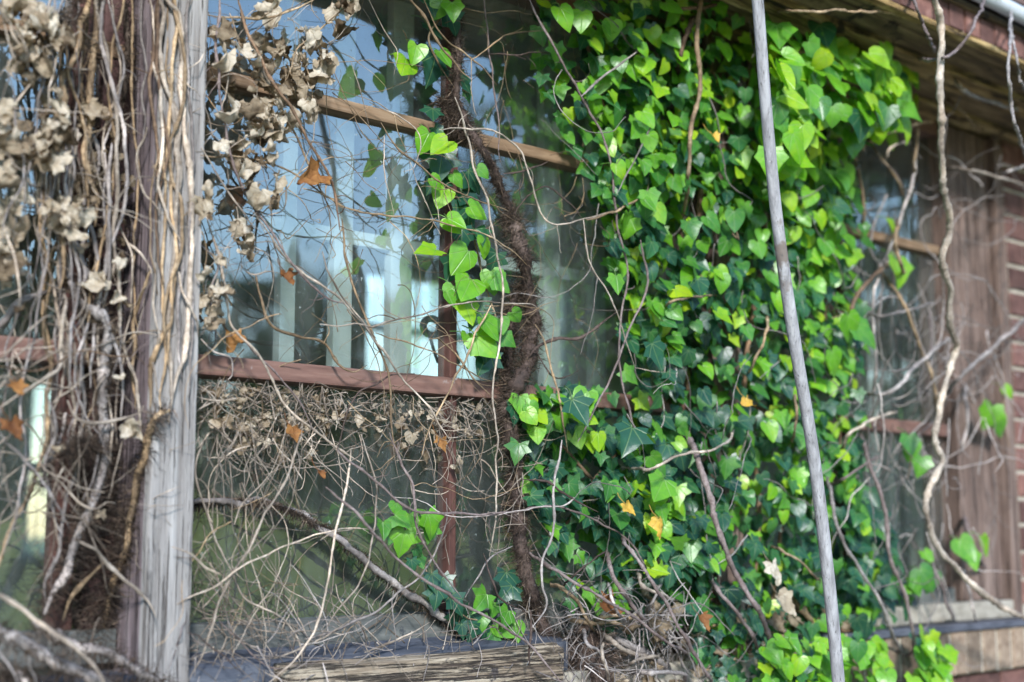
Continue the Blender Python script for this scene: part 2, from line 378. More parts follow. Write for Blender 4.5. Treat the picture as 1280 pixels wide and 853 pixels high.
def stem_mb(mb, pts, r, d, taper=0.75, K=7, knots=True, wob=1.0, tend=0.0, tone=0.5):
    P = path3(pts, d, wob=wob)
    z = depth(P[len(P) // 2]); R = np.linspace(1, taper, len(P)) * r * z / FPX
    sL = np.arange(len(P)) * 0.007; R = R * np.clip(.40 + .60 * sL / .05, 0, 1) * np.clip(.30 + .70 * (sL[-1] - sL) / .06, 0, 1)
    R = R * (1 + snoise(len(P), len(P) // 3, RNG, 0.10) + RNG.normal(size=len(P)) * .06)
    if knots:
        s = np.arange(len(P)) * 0.007
        for c in np.arange(0.02, s[-1], 0.045):
            c += RNG.uniform(-.015, .015)
            R = R * (1 + 0.38 * np.exp(-((s - c) / 0.004) ** 2))
    if tone == 0.5: tone = RNG.uniform(.38, .70)
    tube(mb, P, np.maximum(R, 0.0004), K, np.concatenate((np.repeat(np.clip(tone + snoise(len(P), len(P) // 4, RNG, .13), 0, 1), K), (tone, tone))))
    if tend: tendrils(mb, P, tend, R.mean())
    return P

def tendrils(mb, P, per_m, r0):
    L = len(P) * 0.007
    for _ in range(RNG.poisson(per_m * L)):
        i = RNG.integers(0, len(P)); p = P[i].copy()
        u = RNG.normal(size=3); u[1] *= .6; u /= np.linalg.norm(u); v = RNG.normal(size=3); v /= np.linalg.norm(v)
        n = int(RNG.integers(5, 14)); q = [p]
        for k in range(n):
            u = u + 0.28 * v + RNG.normal(size=3) * .18; u /= np.linalg.norm(u); q.append(q[-1] + u * 0.0055)
        q = np.array(q); q[:, 1] = np.minimum(q[:, 1], -0.008)
        tube(mb, q, np.linspace(min(.0011, r0 * .6), 0.0004, len(q)), 4)

# ------------------------------------------------------------------ leaves
HEART = np.array([(0, 0), (.17, -.15), (.37, -.13), (.49, .04), (.50, .25), (.41, .47), (.27, .69), (.11, .89), (0, 1)], float)
LOBED = np.array([(0, 0), (.20, -.14), (.43, -.20), (.40, .06), (.66, .27), (.33, .43), (.25, .64), (.10, .86), (0, 1.05)], float)
SOFT = np.array([(0, 0), (.18, -.14), (.40, -.16), (.44, .06), (.58, .24), (.38, .44), (.25, .66), (.10, .87), (0, 1.0)], float)
LEAFQ = np.array([(i * 5 + j, i * 5 + j + 1, (i + 1) * 5 + j + 1, (i + 1) * 5 + j) for i in range(8) for j in range(4)])

def fine(out):
    t = np.linspace(0, 8, 17); k = np.arange(9)
    return np.stack((np.interp(t, k, out[:, 0]), np.interp(t, k, out[:, 1])), 1)
DEADQ = np.array([(i * 9 + j, i * 9 + j + 1, (i + 1) * 9 + j + 1, (i + 1) * 9 + j) for i in range(16) for j in range(8)])

def leaf_local(out, fold, cupx, cupy, wave, rng, dead=False):
    if dead: out = fine(out)
    m = len(out)
    mid = np.stack((np.zeros(m), np.linspace(0, out[-1, 1], m)), 1)
    asym = 1 + rng.uniform(-.12, .12)
    L = out * (-asym, 1); Rr = out * (2 - asym, 1)
    if dead:
        L = L + rng.normal(size=L.shape) * .022; Rr = Rr + rng.normal(size=L.shape) * .022
        ws = (0, .25, .5, .75)
        cols = [L * (1 - w_) + mid * w_ for w_ in ws] + [mid] + [Rr * (1 - w_) + mid * w_ for w_ in ws[::-1]]
    else: cols = [L, L * .5 + mid * .5, mid, Rr * .5 + mid * .5, Rr]
    G = np.stack(cols, 1).reshape(-1, 2)
    x, y = G[:, 0], G[:, 1]
    z = fold * np.abs(x) + wave * np.sin(7 * y + 4 * x + rng.uniform(0, 6)) * np.abs(x) + wave * .6 * np.sin(9 * x + rng.uniform(0, 6)) * y
    if abs(cupx) > .05:
        X = np.sin(cupx * x) / cupx; z = z * np.cos(cupx * x) + (1 - np.cos(cupx * x)) / cupx
    else: X = x
    if abs(cupy) > .05:
        Y = np.sin(cupy * y) / cupy - z * np.sin(cupy * y); Z = (1 - np.cos(cupy * y)) / cupy + z * np.cos(cupy * y)
    else: Y, Z = y, z
    return np.stack((X, Y, Z), 1), np.stack((x, y, np.zeros_like(x)), 1)

def put_leaf(mb, p, size, n, t, tone, kind='heart', dead=False, rng=RNG, petiole=None, curl=1.0):
    """p: where the blade meets its stalk; n: facing; t: where the tip points."""
    n = np.asarray(n, float); n /= np.linalg.norm(n)
    t = np.asarray(t, float); t = t - n * np.dot(n, t); t /= np.linalg.norm(t) + 1e-9
    s = np.cross(t, n)
    out = {'heart': HEART, 'lobed': LOBED, 'soft': SOFT}[kind]
    if dead:
        v, lc = leaf_local(out, rng.uniform(-.3, .8) * curl, rng.choice((-1, 1)) * rng.uniform(.6, 4.8) * curl, rng.choice((-1, 1, 1)) * rng.uniform(.4, 3.4) * curl, rng.uniform(.12, .4) * curl, rng, True)
        o_ = Vector((tone * 77, size * 991, 3))
        nz = np.array([mnoise.noise_vector(Vector(q) * 4 + o_) * .13 + mnoise.noise_vector(Vector(q) * 10 + o_) * .06 + mnoise.noise_vector(Vector(q) * 24 + o_) * .022 for q in v])
        v = v + nz * (.5 + .5 * curl)
        tv = np.clip(tone + nz[:, 2] * 1.6, 0, 1)
    else:
        v, lc = leaf_local(out, rng.uniform(-.05, .28), rng.uniform(-.7, .5), rng.uniform(-.9, .25), rng.uniform(.01, .07), rng); tv = tone
    V = p + size * (v[:, :1] * s + v[:, 1:2] * t + v[:, 2:] * n)
    mb.add(V, DEADQ if dead else LEAFQ, tv, lc)
    if petiole is not None:
        q0 = np.asarray(petiole); mid = (q0 + p) / 2 + n * size * .15
        Pp = resample(spline([q0, mid, p], 4), .006); tube(mb, Pp, np.full(len(Pp), size * .022), 4, tone * .8)

def leaf_dirs(rng, up=.45, spread=.45, droop=-1.0):
    n = np.array((rng.normal(-.25, spread), -1.0, rng.normal(up, spread)))
    t = np.array((rng.normal(.1, .55), rng.normal(-.35, .25), droop + rng.normal(0, .3)))
    return n, t

def inside(poly, x, y):
    c = False; j = len(poly) - 1
    for i in range(len(poly)):
        (xi, yi), (xj, yj) = poly[i], poly[j]
        if (yi > y) != (yj > y) and x < (xj - xi) * (y - yi) / (yj - yi) + xi: c = not c
        j = i
    return c

def scatter(poly, n, rng=RNG):
    a = np.array(poly); out = []
    while len(out) < n:
        x, y = rng.uniform(a[:, 0].min(), a[:, 0].max()), rng.uniform(a[:, 1].min(), a[:, 1].max())
        if inside(poly, x, y): out.append((x, y))
    return out

# ------------------------------------------------------------------ aerial-root fur
def fur(mb, P, n, length=(.008, .03), r=.0006, off=.002, down=.25, spread=.004, bias=None):
    P = np.asarray(P); m = len(P)
    i = RNG.integers(0, m - 1, n); f = RNG.uniform(0, 1, n)[:, None]
    b = P[i] * (1 - f) + P[i + 1] * f
    T = P[i + 1] - P[i]; T /= np.linalg.norm(T, axis=1)[:, None] + 1e-9
    u = RNG.normal(size=(n, 3)); u -= T * (u * T).sum(1)[:, None]; u /= np.linalg.norm(u, axis=1)[:, None] + 1e-9
    if bias is not None: u = u + np.asarray(bias) * RNG.uniform(0, 1, n)[:, None]
    u = u + T * RNG.normal(0, .5, n)[:, None]; u /= np.linalg.norm(u, axis=1)[:, None]
    L = RNG.uniform(*length, n)[:, None]
    b = b + u * off + RNG.normal(size=(n, 3)) * spread * .5
    c = RNG.normal(size=(n, 3)) * .45; c[:, 2] -= down
    p1 = b + u * L * .5 + c * L * .12; p2 = b + u * L + c * L * .55
    p2[:, 1] = np.minimum(p2[:, 1], -0.004)
    w = np.cross(u, RNG.normal(size=(n, 3))); w /= np.linalg.norm(w, axis=1)[:, None] + 1e-9
    w2 = np.cross(u, w)
    rr = (r * RNG.uniform(.6, 1.5, n))[:, None]
    V = []
    for q, k in ((b, 1.0), (p1, .75), (p2, .3)):
        for a in range(3):
            an = a * 2.0944; V.append(q + rr * k * (math.cos(an) * w + math.sin(an) * w2))
    V = np.stack(V, 1).reshape(-1, 3)                       # n,9,3
    o = (np.arange(n) * 9)[:, None, None]
    F = np.array([(l * 3 + a, l * 3 + (a + 1) % 3, l * 3 + 3 + (a + 1) % 3, l * 3 + 3 + a) for l in (0, 1) for a in range(3)])
    mb.add(V, (o + F[None]).reshape(-1, 4), np.repeat(RNG.uniform(0, 1, n) ** 1.5, 9))

def tangle(mb, poly, n, d=(.02, .09), length=(.06, .22), r=(.0006, .0018), down=.6, curl=.35, K=5, zmax=None):
    for (x, y) in scatter(poly, n):
        p = at(x, y, RNG.uniform(*d)); u = RNG.normal(size=3); u[1] *= .35; u[2] -= down; u /= np.linalg.norm(u)
        v = RNG.normal(size=3); v[1] *= .4
        L = RNG.uniform(*length); q = [p]
        for k in range(int(L / .008)):
            if RNG.random() < .08: v = RNG.normal(size=3); v[1] *= .4
            u = u + curl * .3 * v + RNG.normal(size=3) * .10; u /= np.linalg.norm(u); q.append(q[-1] + u * .008)
        q = np.array(q); q[:, 1] = np.clip(q[:, 1], -d[1] - .06, -.012)
        if zmax is not None: q[:, 2] = zmax - np.abs(zmax - q[:, 2])
        r0 = RNG.uniform(*r) ; tube(mb, q, np.linspace(r0, r0 * .45, len(q)) * (1 + snoise(len(q), len(q) // 2, RNG, .15)), K, RNG.uniform(.1, .78))
# ================================================================== THE SETTING
SUN = Vector((-0.50, -0.74, 0.45)).normalized()
w = bpy.data.worlds.new('World'); SC.world = w; w.use_nodes = True
nt = w.node_tree; nt.nodes.clear()
wo = nt.nodes.new('ShaderNodeOutputWorld'); bg = nt.nodes.new('ShaderNodeBackground')
sky = nt.nodes.new('ShaderNodeTexSky'); sky.sky_type = 'NISHITA'; sky.sun_disc = False
sky.sun_elevation = math.asin(SUN.z); sky.sun_rotation = math.atan2(SUN.x, SUN.y); sky.air_density = 1.3; sky.dust_density = 0.2; sky.ozone_density = 3.5
bg.inputs[1].default_value = 0.15
nt.links.new(sky.outputs[0], bg.inputs[0]); nt.links.new(bg.outputs[0], wo.inputs[0])
sl = bpy.data.lights.new('sun', 'SUN'); sl.energy = 2.1; sl.angle = math.radians(7); sl.color = (1.0, 0.985, 0.965)
so = bpy.data.objects.new('sun', sl); COL.objects.link(so); so.rotation_euler = SUN.to_track_quat('Z', 'Y').to_euler(); so.location = (-3, -6, 6)

cam = bpy.data.cameras.new('camera'); co = bpy.data.objects.new('camera', cam); COL.objects.link(co); SC.camera = co
cam.sensor_width = 36; cam.lens = FPX / 1280 * 36; cam.clip_end = 2000; cam.clip_start = .05
co.matrix_world = Matrix(((RT[0], UP[0], -FW[0], CAM[0]), (RT[1], UP[1], -FW[1], CAM[1]), (RT[2], UP[2], -FW[2], CAM[2]), (0, 0, 0, 1)))
cam.dof.use_dof = True; cam.dof.focus_distance = 2.58; cam.dof.aperture_fstop = 1.9

SC.view_settings.view_transform = 'Standard'; SC.view_settings.look = 'None'; SC.view_settings.gamma = 1; SC.view_settings.exposure = 1.6
SC.cycles.max_bounces = 10; SC.cycles.transparent_max_bounces = 24; SC.cycles.use_denoising = True; SC.cycles.use_adaptive_sampling = False
SC.cycles.caustics_reflective = False; SC.cycles.caustics_refractive = False; SC.cycles.sample_clamp_indirect = 6

mb = MB(); 
gx = np.linspace(-1, 1, 41); GX, GY = np.meshgrid(np.sign(gx) * np.abs(gx) ** 2 * 400, np.sign(gx) * np.abs(gx) ** 2 * 400)
idx = np.arange(41 * 41).reshape(41, 41)
mb.add(np.stack((GX.ravel(), GY.ravel(), 0 * GX.ravel()), 1), np.stack((idx[:-1, :-1], idx[:-1, 1:], idx[1:, 1:], idx[1:, :-1]), -1).reshape(-1, 4))
tag(mb.build('ground', 'grass', origin=np.zeros(3)), kind='structure')

# woods across the lawn: what the panes mirror
mb = MB()
for k in range(12):
    X_ = np.linspace(-14 + k * 3, -11.02 + k * 3, 2); mb.add([(X_[0], -3.6, .02), (X_[1], -3.6, .02), (X_[1], -.12, .02), (X_[0], -.12, .02)], [(0, 1, 2, 3)])
tag(mb.build('added_path', 'paving', origin=np.zeros(3)), kind='structure')  # pale path added to bounce light up under the eave
mb = MB(); rw = np.random.default_rng(3)
for k in range(42):
    a = math.radians(rw.uniform(-100, -2)); R = rw.uniform(24, 40); c = np.array((1.5 + R * math.cos(a), R * math.sin(a), 0)); h = rw.uniform(4.5, 8.5) * R / 30 * (1.7 if -44 < math.degrees(a) < -20 else 1)  # trees made taller in one stretch to darken the right panes' reflection
    n = 330; u = rw.normal(size=(n, 3)); u /= np.linalg.norm(u, axis=1)[:, None]; rad = rw.uniform(.55, 1.0, n)[:, None]
    pts = c + np.array((0, 0, h * .55)) + u * rad * np.array((h * .36, h * .36, h * .5)) 
    for p in pts:
        s = rw.uniform(.25, .6); a1 = rw.normal(size=3); a1 /= np.linalg.norm(a1); b1 = np.cross(a1, rw.normal(size=3)); b1 /= np.linalg.norm(b1)
        mb.add([p - a1 * s, p + b1 * s * .6, p + a1 * s, p - b1 * s * .6], [(0, 1, 2, 3)], rw.uniform(0, 1))
    tube(mb, np.array([c, c + (0, 0, h * .3), c + (.1, 0, h * .7)]), np.array((.2, .16, .05)), 6, 0.2)
tag(mb.build('far_woods', 'woods', origin=np.zeros(3)), kind='stuff')

mb = MB()  # unseen hedge added for the panes to mirror
for k in range(26):
    a = math.radians(-88 + k * 2.9 + rw.uniform(-.8, .8)); R = rw.uniform(18, 21); h = rw.uniform(2.6, 4.0); c = np.array((1.5 + R * math.cos(a), R * math.sin(a), 0))
    n = 260; u = rw.normal(size=(n, 3)); u /= np.linalg.norm(u, axis=1)[:, None]
    for p in c + np.array((0, 0, h * .5)) + u * rw.uniform(.7, 1, n)[:, None] * np.array((1.0, 1.0, h * .52)):
        s = rw.uniform(.10, .22); a1 = rw.normal(size=3); a1 /= np.linalg.norm(a1); b1 = np.cross(a1, rw.normal(size=3)); b1 /= np.linalg.norm(b1)
        mb.add([p - a1 * s, p + b1 * s * .6, p + a1 * s, p - b1 * s * .6], [(0, 1, 2, 3)], rw.uniform(0, 1))
tag(mb.build('mirrored_bushes', 'hedge', origin=np.zeros(3)), kind='stuff')

# bright grass bank added across the garden to mirror olive in the lower panes
mb = MB(); bx_ = np.linspace(-12, 60, 60); prof = [(-7.5, -.02), (-8.5, .15), (-10, .65), (-12, 1.35), (-13.5, 1.72), (-15, 1.8), (-17, 1.3), (-19, -.05)]
V = np.array([(x, y + .4 * math.sin(x * .5), z * (1 + .12 * math.sin(x * .7 + 1)) + (.04 * mnoise.noise(Vector((x, y, 0))) if z > .1 else 0)) for x in bx_ for (y, z) in prof]); m_ = len(prof)
ii = np.arange(59)[:, None] * m_; jj = np.arange(m_ - 1)[None]
mb.add(V, np.stack((ii + jj, ii + jj + 1, ii + m_ + jj + 1, ii + m_ + jj), -1).reshape(-1, 4))
tag(mb.build('mirrored_bank', 'bank', origin=np.zeros(3)), kind='structure')

# --------------------------------------------------------------- brick wall
def brick_wall(name, label):
    root = empty(name, (2.5, -.1, 0), label, 'wall')
    org = np.array(root.location); wood('sill_mortar_bed', (2.61, -.121, 1.140), (5.6, -.0975, 1.2475), 'mortar', root, bev=0, seg=1); wood('mortar_bed', (-1.6, -.097, 0), (5.6, .2, 1.232), 'mortar', root, bev=0, seg=1)
    wood('jamb_mortar_bed', (3.792, -.052, 1.236), (5.6, .2, 2.62), 'mortar', root, bev=0, seg=1)
    mb = MB(); rb = np.random.default_rng(5)
    def brick(lo, hi):
        lo = np.array(lo) + rb.uniform(-.0015, .0015, 3); hi = np.array(hi) + rb.uniform(-.0015, .0015, 3)
        b = .004
        X0, Y0, Z0 = lo; X1, Y1, Z1 = hi
        v = [(X0, Y0 + b, Z0), (X1, Y0 + b, Z0), (X1, Y0 + b, Z1), (X0, Y0 + b, Z1), (X0 + b, Y0, Z0 + b), (X1 - b, Y0, Z0 + b), (X1 - b, Y0, Z1 - b), (X0 + b, Y0, Z1 - b),
             (X0, Y1, Z0), (X1, Y1, Z0), (X1, Y1, Z1), (X0, Y1, Z1)]
        f = [(4, 5, 6, 7), (0, 1, 5, 4), (1, 2, 6, 5), (2, 3, 7, 6), (3, 0, 4, 7), (1, 0, 8, 9), (2, 1, 9, 10), (3, 2, 10, 11), (0, 3, 11, 8)]
        mb.add(v, f, rb.uniform(0, 1))
    for r in range(15):
        for k in range(33):
            x = -1.6 + k * .225 + (r % 2) * .1125
            brick((x, -.105, .02 + r * .075), (x + .215, -.02, .02 + r * .075 + .065))
    for r in range(18):
        for k in range(8):
            x = 3.79 + k * .225 - (r % 2) * .1125 
            brick((max(x, 3.80), -.060, 1.30 + r * .075), (x + .215, .02, 1.30 + r * .075 + .065))
    mb.build('brickwork', 'brick', root, smooth=False)
    mb = MB()
    for k in range(34):
        x = 2.62 + k * .0755; lo = (x, -.128, 1.142); hi = (x + .061, .02, 1.247); brick(lo, hi)
    mb.build('brick_on_edge_sill', 'oldbrick', root, smooth=False)
    return root
brick_wall('brick_wall', 'red brick wall with a sill of bricks on edge under the right window')

o = wood('slate_ledge', (2.62, -.135, 1.249), (5.6, .0, 1.266), 'slate', bev=.003, rough=.002); tag(o, 'dark slate ledge on the brick sill at the lower right', 'ledge')
o = wood('stone_sill', (2.60, -.075, 1.268), (3.72, .03, 1.315), 'paleedge', bev=.006, rough=.002); tag(o, 'pale worn sill strip between the slate and the right window', 'sill')
t = empty('window_sill', (1.5, -.07, 1.2), 'rotten timber sill with blue-grey top and splintered pale front edge under the main window', 'sill')
def sill_board(name, x0, x1, y0, y1, zb, zt0, zt1, mat, rough):
    nx, ny = int((x1 - x0) / .012), 8; rr = np.random.default_rng(11)
    mbb = MB(); X = np.linspace(x0, x1, nx); S = np.concatenate(([0, 0], np.linspace(0, 1, ny), [1, 1]))
    V = []
    for x in X:
        for j, s in enumerate(S):
            y = y0 + (y1 - y0) * s; z = zt0 + (zt1 - zt0) * s
            if j in (0, len(S) - 1): z = zb
            p = Vector((x * 3, y * 40, z * 40)); 
            g = rough * (1 + 1.5 * max(0, (x - x1 + .25) / .25) if mat == 'rotten' else 1)
            V.append((x + g * mnoise.noise(p * 1.7) * (1 if x > x0 else 0), y + g * mnoise.noise(p + Vector((3, 1, 2))), z + g * mnoise.noise(p + Vector((8, 3, 5))) * .8))
    m = len(S); i = np.arange(nx - 1)[:, None] * m; j = np.arange(m - 1)[None]
    F = np.stack((i + j, i + j + 1, i + m + j + 1, i + m + j), -1).reshape(-1, 4)
    mbb.add(V, F)
    a = np.arange(m); base = (nx - 1) * m
    for b0, s in ((0, 1), (base, -1)):
        mbb.f.append(np.array([(b0 + q, b0 + m - 1 - q, b0 + m - 2 - q, b0 + q + 1)[::s] for q in range(m // 2 - 1)]))
    mbb.f.append(np.stack((i[:, 0], i[:, 0] + m, i[:, 0] + 2 * m - 1, i[:, 0] + m - 1), 1))
    return mbb.build(name, mat, t, smooth=False)
sill_board('sill_top', 1.134, 1.97, .0, -.088, 1.235, 1.318, 1.288, 'sill', .002)
sill_board('front_edge', 1.30, 1.925, -.0885, -.118, 1.222, 1.287, 1.279, 'rotten', .005)
o = wood('left_window_sill', (-.6, -.10, 1.235), (1.053, .0, 1.288), 'sill', rough=.003); tag(o, 'dark blue-grey sill under the left window behind thick roots', 'sill')

# --------------------------------------------------------------- posts
t = empty('timber_post', (1.094, -.05, 1.23), 'silvery weathered post on the left wrapped in dead creeper stems', 'post')
wood('post_body', (1.058, -.092, 1.23), (1.130, .06, 2.66), 'postside', t, bev=.004, rough=.0012)
wood('face_board', (1.056, -.112, 1.235), (1.133, -.0925, 2.66), 'postface', t, bev=.004, rough=.0012)
t = empty('timber_post', (2.485, -.04, 1.23), 'grey timber post hidden behind the thick ivy, showing only in gaps', 'post')
wood('post_body', (2.44, -.075, 1.23), (2.535, .06, 2.64), 'jamb', t, bev=.004, rough=.0015)
t = empty('timber_jamb', (3.6, -.04, 1.27), 'broad brown weathered jamb board at the right end of the windows', 'post')
wood('jamb_board', (3.49, -.052, 1.317), (3.700, .06, 2.63), 'jamb', t, bev=.004, rough=.0015)
wood('cover_strip', (3.705, -.080, 1.27), (3.726, -.01, 2.63), 'jamb', t, bev=.004, rough=.001)
wood('cover_strip', (3.731, -.060, 1.27), (3.786, .01, 2.63), 'jamb', t, bev=.004, rough=.001)

# --------------------------------------------------------------- windows
Z0, ZR0, ZR1, ZB0, ZB1, ZT = 1.352, 1.757, 1.791, 2.262, 2.287, 2.60
def timber_window(x0, x1, cols, label, mw=.018, handle=False, board=None):
    t = empty('timber_window', ((x0 + x1) / 2, 0, 1.3), label, 'window')
    wood('bottom_rail', (x0, -.028, 1.300), (x1, .028, Z0), 'greyrail', t)
    wood('transom_rail', (x0, -.034, ZR0), (x1, .03, ZR1), 'rail', t, bev=.004, rough=.0008)
    wood('glazing_bar', (x0, -.022, ZB0), (x1, .02, ZB1), 'bar', t, bev=.004, rough=.0008)
    wood('head_rail', (x0, -.03, ZT), (x1, .03, 2.655), 'rail', t)
    xs = [x0]
    for c in cols:
        for a, b in ((Z0 + .001, ZR0 - .001), (ZR1 + .001, ZB0 - .001), (ZB1 + .001, ZT - .001)):
            wood('mullion', (c - mw / 2, -.020, a), (c + mw / 2, .018, b), 'mullion', t, bev=.003, rough=.0006)
        xs.append(c)
    xs.append(x1)
    for i in range(len(xs) - 1):
        for a, b in ((Z0 - .004, ZR0 + .004), (ZR1 - .004, ZB0 + .004), (ZB1 - .004, ZT + .004)):
            wood('glass_pane', (xs[i] + .002, -.002, a), (xs[i + 1] - .002, .002, b), 'glass', t, bev=0, seg=1)
    if board:
        wood('frame_board', (board[0], -.016, Z0), (board[1], .03, ZT), 'board', t, bev=.003, rough=.001)
    if handle:
        mb = MB(); c = at(540, 409, -.045); s = pxm(c)
        X = np.array((1.0, 0, 0)); Zv = np.array((0, 0, 1.0)); ex = 1 / (FPX * 0 + 1) * 1.5
        th = np.linspace(0, 2 * math.pi, 25); ring = np.array([c + s * (9.6 * 1.45 * math.cos(a) * X + 10.5 * math.sin(a) * Zv) for a in th]); tube(mb, ring, np.full(25, s * 4.6), 8)
        arm = resample(spline([c + s * (12 * X + 4 * Zv), c + s * (18 * X - 8 * Zv), c + s * (32 * X - 30 * Zv), c + s * (36 * X - 44 * Zv)], 6), .003)
        tube(mb, arm, np.linspace(s * 5.5, s * 9, len(arm)), 8)
        leg = resample(spline([c + s * (-4 * X - 10 * Zv), c + s * (2 * X - 26 * Zv), c + s * (10 * X - 44 * Zv)], 6), .003)
        tube(mb, leg, np.full(len(leg), s * 2.0), 6)
        mb.build('window_handle', 'iron', t)
    return t
timber_window(-.6, 1.053, (.3, .967), 'left timber window half hidden by dry creeper, its brown rail cut off by the post', mw=.034, board=(1.000, 1.049))
timber_window(1.134, 2.438, (1.735,), 'main old timber window with brown middle rail and dusty panes behind bare twigs', handle=True)
timber_window(2.537, 3.488, (3.02,), 'blurred right timber window with dark panes between the ivy and the brown jamb')

# --------------------------------------------------------------- room behind the glass
def wall_with_holes(name, label, y0, y1, x0, x1, z0, z1, holes, mat):
    """holes: (xa, xb, za, zb), sorted in x, not overlapping."""
    t = empty(name, ((x0 + x1) / 2, y0, z0), label, 'wall'); mb = MB()
    def bx(a, b, c, d):
        v = np.array([(a, y0, c), (b, y0, c), (b, y0, d), (a, y0, d), (a, y1, c), (b, y1, c), (b, y1, d), (a, y1, d)], float); mb.add(v, BOXF[:, ::-1])
    x = x0
    for a, b, c, d in holes:
        bx(x, a, z0, z1); bx(a, b, z0, c); bx(a, b, d, z1); x = b
    bx(x, x1, z0, z1)
    mb.build('plaster_face', mat, t, smooth=False); return t
YB = 2.9
def hole(xa, xb, ya, yb):
    p, q, r_ = at(xa, (ya + yb) / 2, -YB), at(xb, (ya + yb) / 2, -YB), None
    return (p[0], q[0], at((xa + xb) / 2, yb, -YB)[2], at((xa + xb) / 2, ya, -YB)[2])
H = [hole(22, 90, 480, 690), hole(450, 612, 352, 480), hole(668, 712, 352, 480)]
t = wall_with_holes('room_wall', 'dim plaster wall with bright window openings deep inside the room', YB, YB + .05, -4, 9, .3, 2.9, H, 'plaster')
def hole_frame(h):
    w_ = empty('back_window', ((h[0] + h[1]) / 2, YB + .08, h[2]), None, 'window'); xm = (h[0] + h[1]) / 2; zm = (h[2] + h[3]) / 2
    wood('stile', (h[0], YB + .01, h[2]), (h[0] + .05, YB + .04, h[3]), 'inner', w_, seg=1); wood('stile', (h[1] - .05, YB + .01, h[2]), (h[1], YB + .04, h[3]), 'inner', w_, seg=1)
    mbc = MB(); X = np.linspace(h[0] + .01, h[1] - .01, 60); yy = YB - .04 + .015 * np.sin(X * 60) + .006 * np.sin(X * 143)
    V = np.concatenate((np.stack((X, yy, np.full(60, h[2] - .05)), 1), np.stack((X, yy, np.full(60, h[3] + .06)), 1))); q = np.arange(59)
    mbc.add(V, np.stack((q, q + 1, q + 61, q + 60), 1)); mbc.build('dimming_curtain', 'curtain', w_)  # curtain added to soften and dim the bright opening
    wood('bar', (h[0] + .05, YB + .012, zm - .018), (h[1] - .05, YB + .038, zm + .018), 'inner', w_, seg=1)
    return w_
hole_frame(H[0])['label'] = 'tall pale window glowing through the lower left pane'
hole_frame(H[1])['label'] = 'small bright window seen through the main pane behind the black handle'
hole_frame(H[2])['label'] = 'narrow bright window seen through the pane between stem and ivy'
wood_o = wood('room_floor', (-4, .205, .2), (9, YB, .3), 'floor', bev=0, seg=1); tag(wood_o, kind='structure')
o = wood('room_ceiling', (-4, .205, 2.9), (9, YB + .2, 3.0), 'plaster', bev=0, seg=1); tag(o, 'plain plaster ceiling of the dim room behind the windows', 'ceiling')
for xx, lab in ((-4, 'plaster end wall of the room beyond the left window'), (8.9, 'plaster end wall of the room beyond the brick wall')):
    o = wood('room_wall', (xx, .205, .3), (xx + .1, YB, 2.9), 'plaster', bev=0, seg=1); tag(o, lab, 'wall')

def inner_frame(label, d, vert, hor, x0, x1, z0=1.2, z1=2.62):
    t = empty('inner_window', (at(x0, 400, -d)[0], d, z0), label, 'window')
    a, b = at(x0, 400, -d)[0], at(x1, 400, -d)[0]
    for x, wpx in vert:
        X = at(x, 400, -d)[0]; hw = wpx * .5 * pxm(at(x, 400, -d)) / .72
        wood('upright_bar', (X - hw, d - .012, z0), (X + hw, d + .012, z1), 'inner', t, seg=1, bev=.002)
    for y, hpx in hor:
        Z = at((x0 + x1) / 2, y, -d)[2]; hh = hpx * .5 * pxm(at((x0 + x1) / 2, y, -d))
        wood('cross_bar', (a, d - .010, Z - hh), (b, d + .010, Z + hh), 'inner', t, seg=1, bev=.002)
    return t
inner_frame('white painted bars of the inner window behind the main glass', .22, z0=1.79, vert= ((355, 16), (424, 20), (497, 24), (686, 20), (745, 16)), hor=((322, 17),), x0=330, x1=830)
inner_frame('pale bars of the inner window behind the blurred right glass', .30, ((1088, 4), (1121, 6), (1150, 4)), ((412, 12),), 1060, 1190)

# --------------------------------------------------------------- eave
t = empty('eave', (2.5, -.25, 2.62), 'projecting eave with ochre boards below and a row of red bricks along its edge', 'eave')
rb = np.random.default_rng(8)
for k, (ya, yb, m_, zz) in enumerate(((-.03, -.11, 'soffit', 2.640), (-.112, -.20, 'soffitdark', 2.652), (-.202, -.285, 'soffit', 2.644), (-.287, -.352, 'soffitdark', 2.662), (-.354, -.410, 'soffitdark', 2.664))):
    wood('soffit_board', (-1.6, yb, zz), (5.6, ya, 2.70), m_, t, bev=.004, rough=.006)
wood('edge_trim', (-1.6, -.436, 2.647), (5.6, -.412, 2.660), 'soffit', t, bev=.003, rough=.003)
mb = MB()
for k in range(106):
    x = -1.6 + k * .068; j = rb.uniform(-.002, .002, 3)
    lo = np.array((x, -.432, 2.664)) + j; hi = np.array((x + .059, -.4145, 2.718)) + j; b = .004
    v = np.array([(lo[0] if q[0] else hi[0], lo[1] if q[1] else hi[1], lo[2] if q[2] else hi[2]) for q in ((1, 1, 1), (0, 1, 1), (0, 0, 1), (1, 0, 1), (1, 1, 0), (0, 1, 0), (0, 0, 0), (1, 0, 0))])
    mb.add(v, BOXF, rb.uniform(0, 1))
mb.build('brick_edging', 'brick', t, smooth=False)
wood('mortar_strip', (-1.6, -.424, 2.6625), (5.6, -.4125, 2.716), 'mortar', t, bev=0)
wood('edge_trim', (-1.6, -.438, 2.722), (5.6, -.33, 2.740), 'soffitdark', t, bev=.003, rough=.002)
wood('wall_plate', (-1.6, .03, 2.656), (5.6, .2, 3.4), 'mortar', t, bev=0, seg=1)
mb = MB()
mb.add([(-1.6, -.44, 2.80), (5.6, -.44, 2.80), (5.6, 3.2, 4.8), (-1.6, 3.2, 4.8), (-1.6, -.44, 2.84), (5.6, -.44, 2.84), (5.6, 3.2, 4.84), (-1.6, 3.2, 4.84)], BOXF)
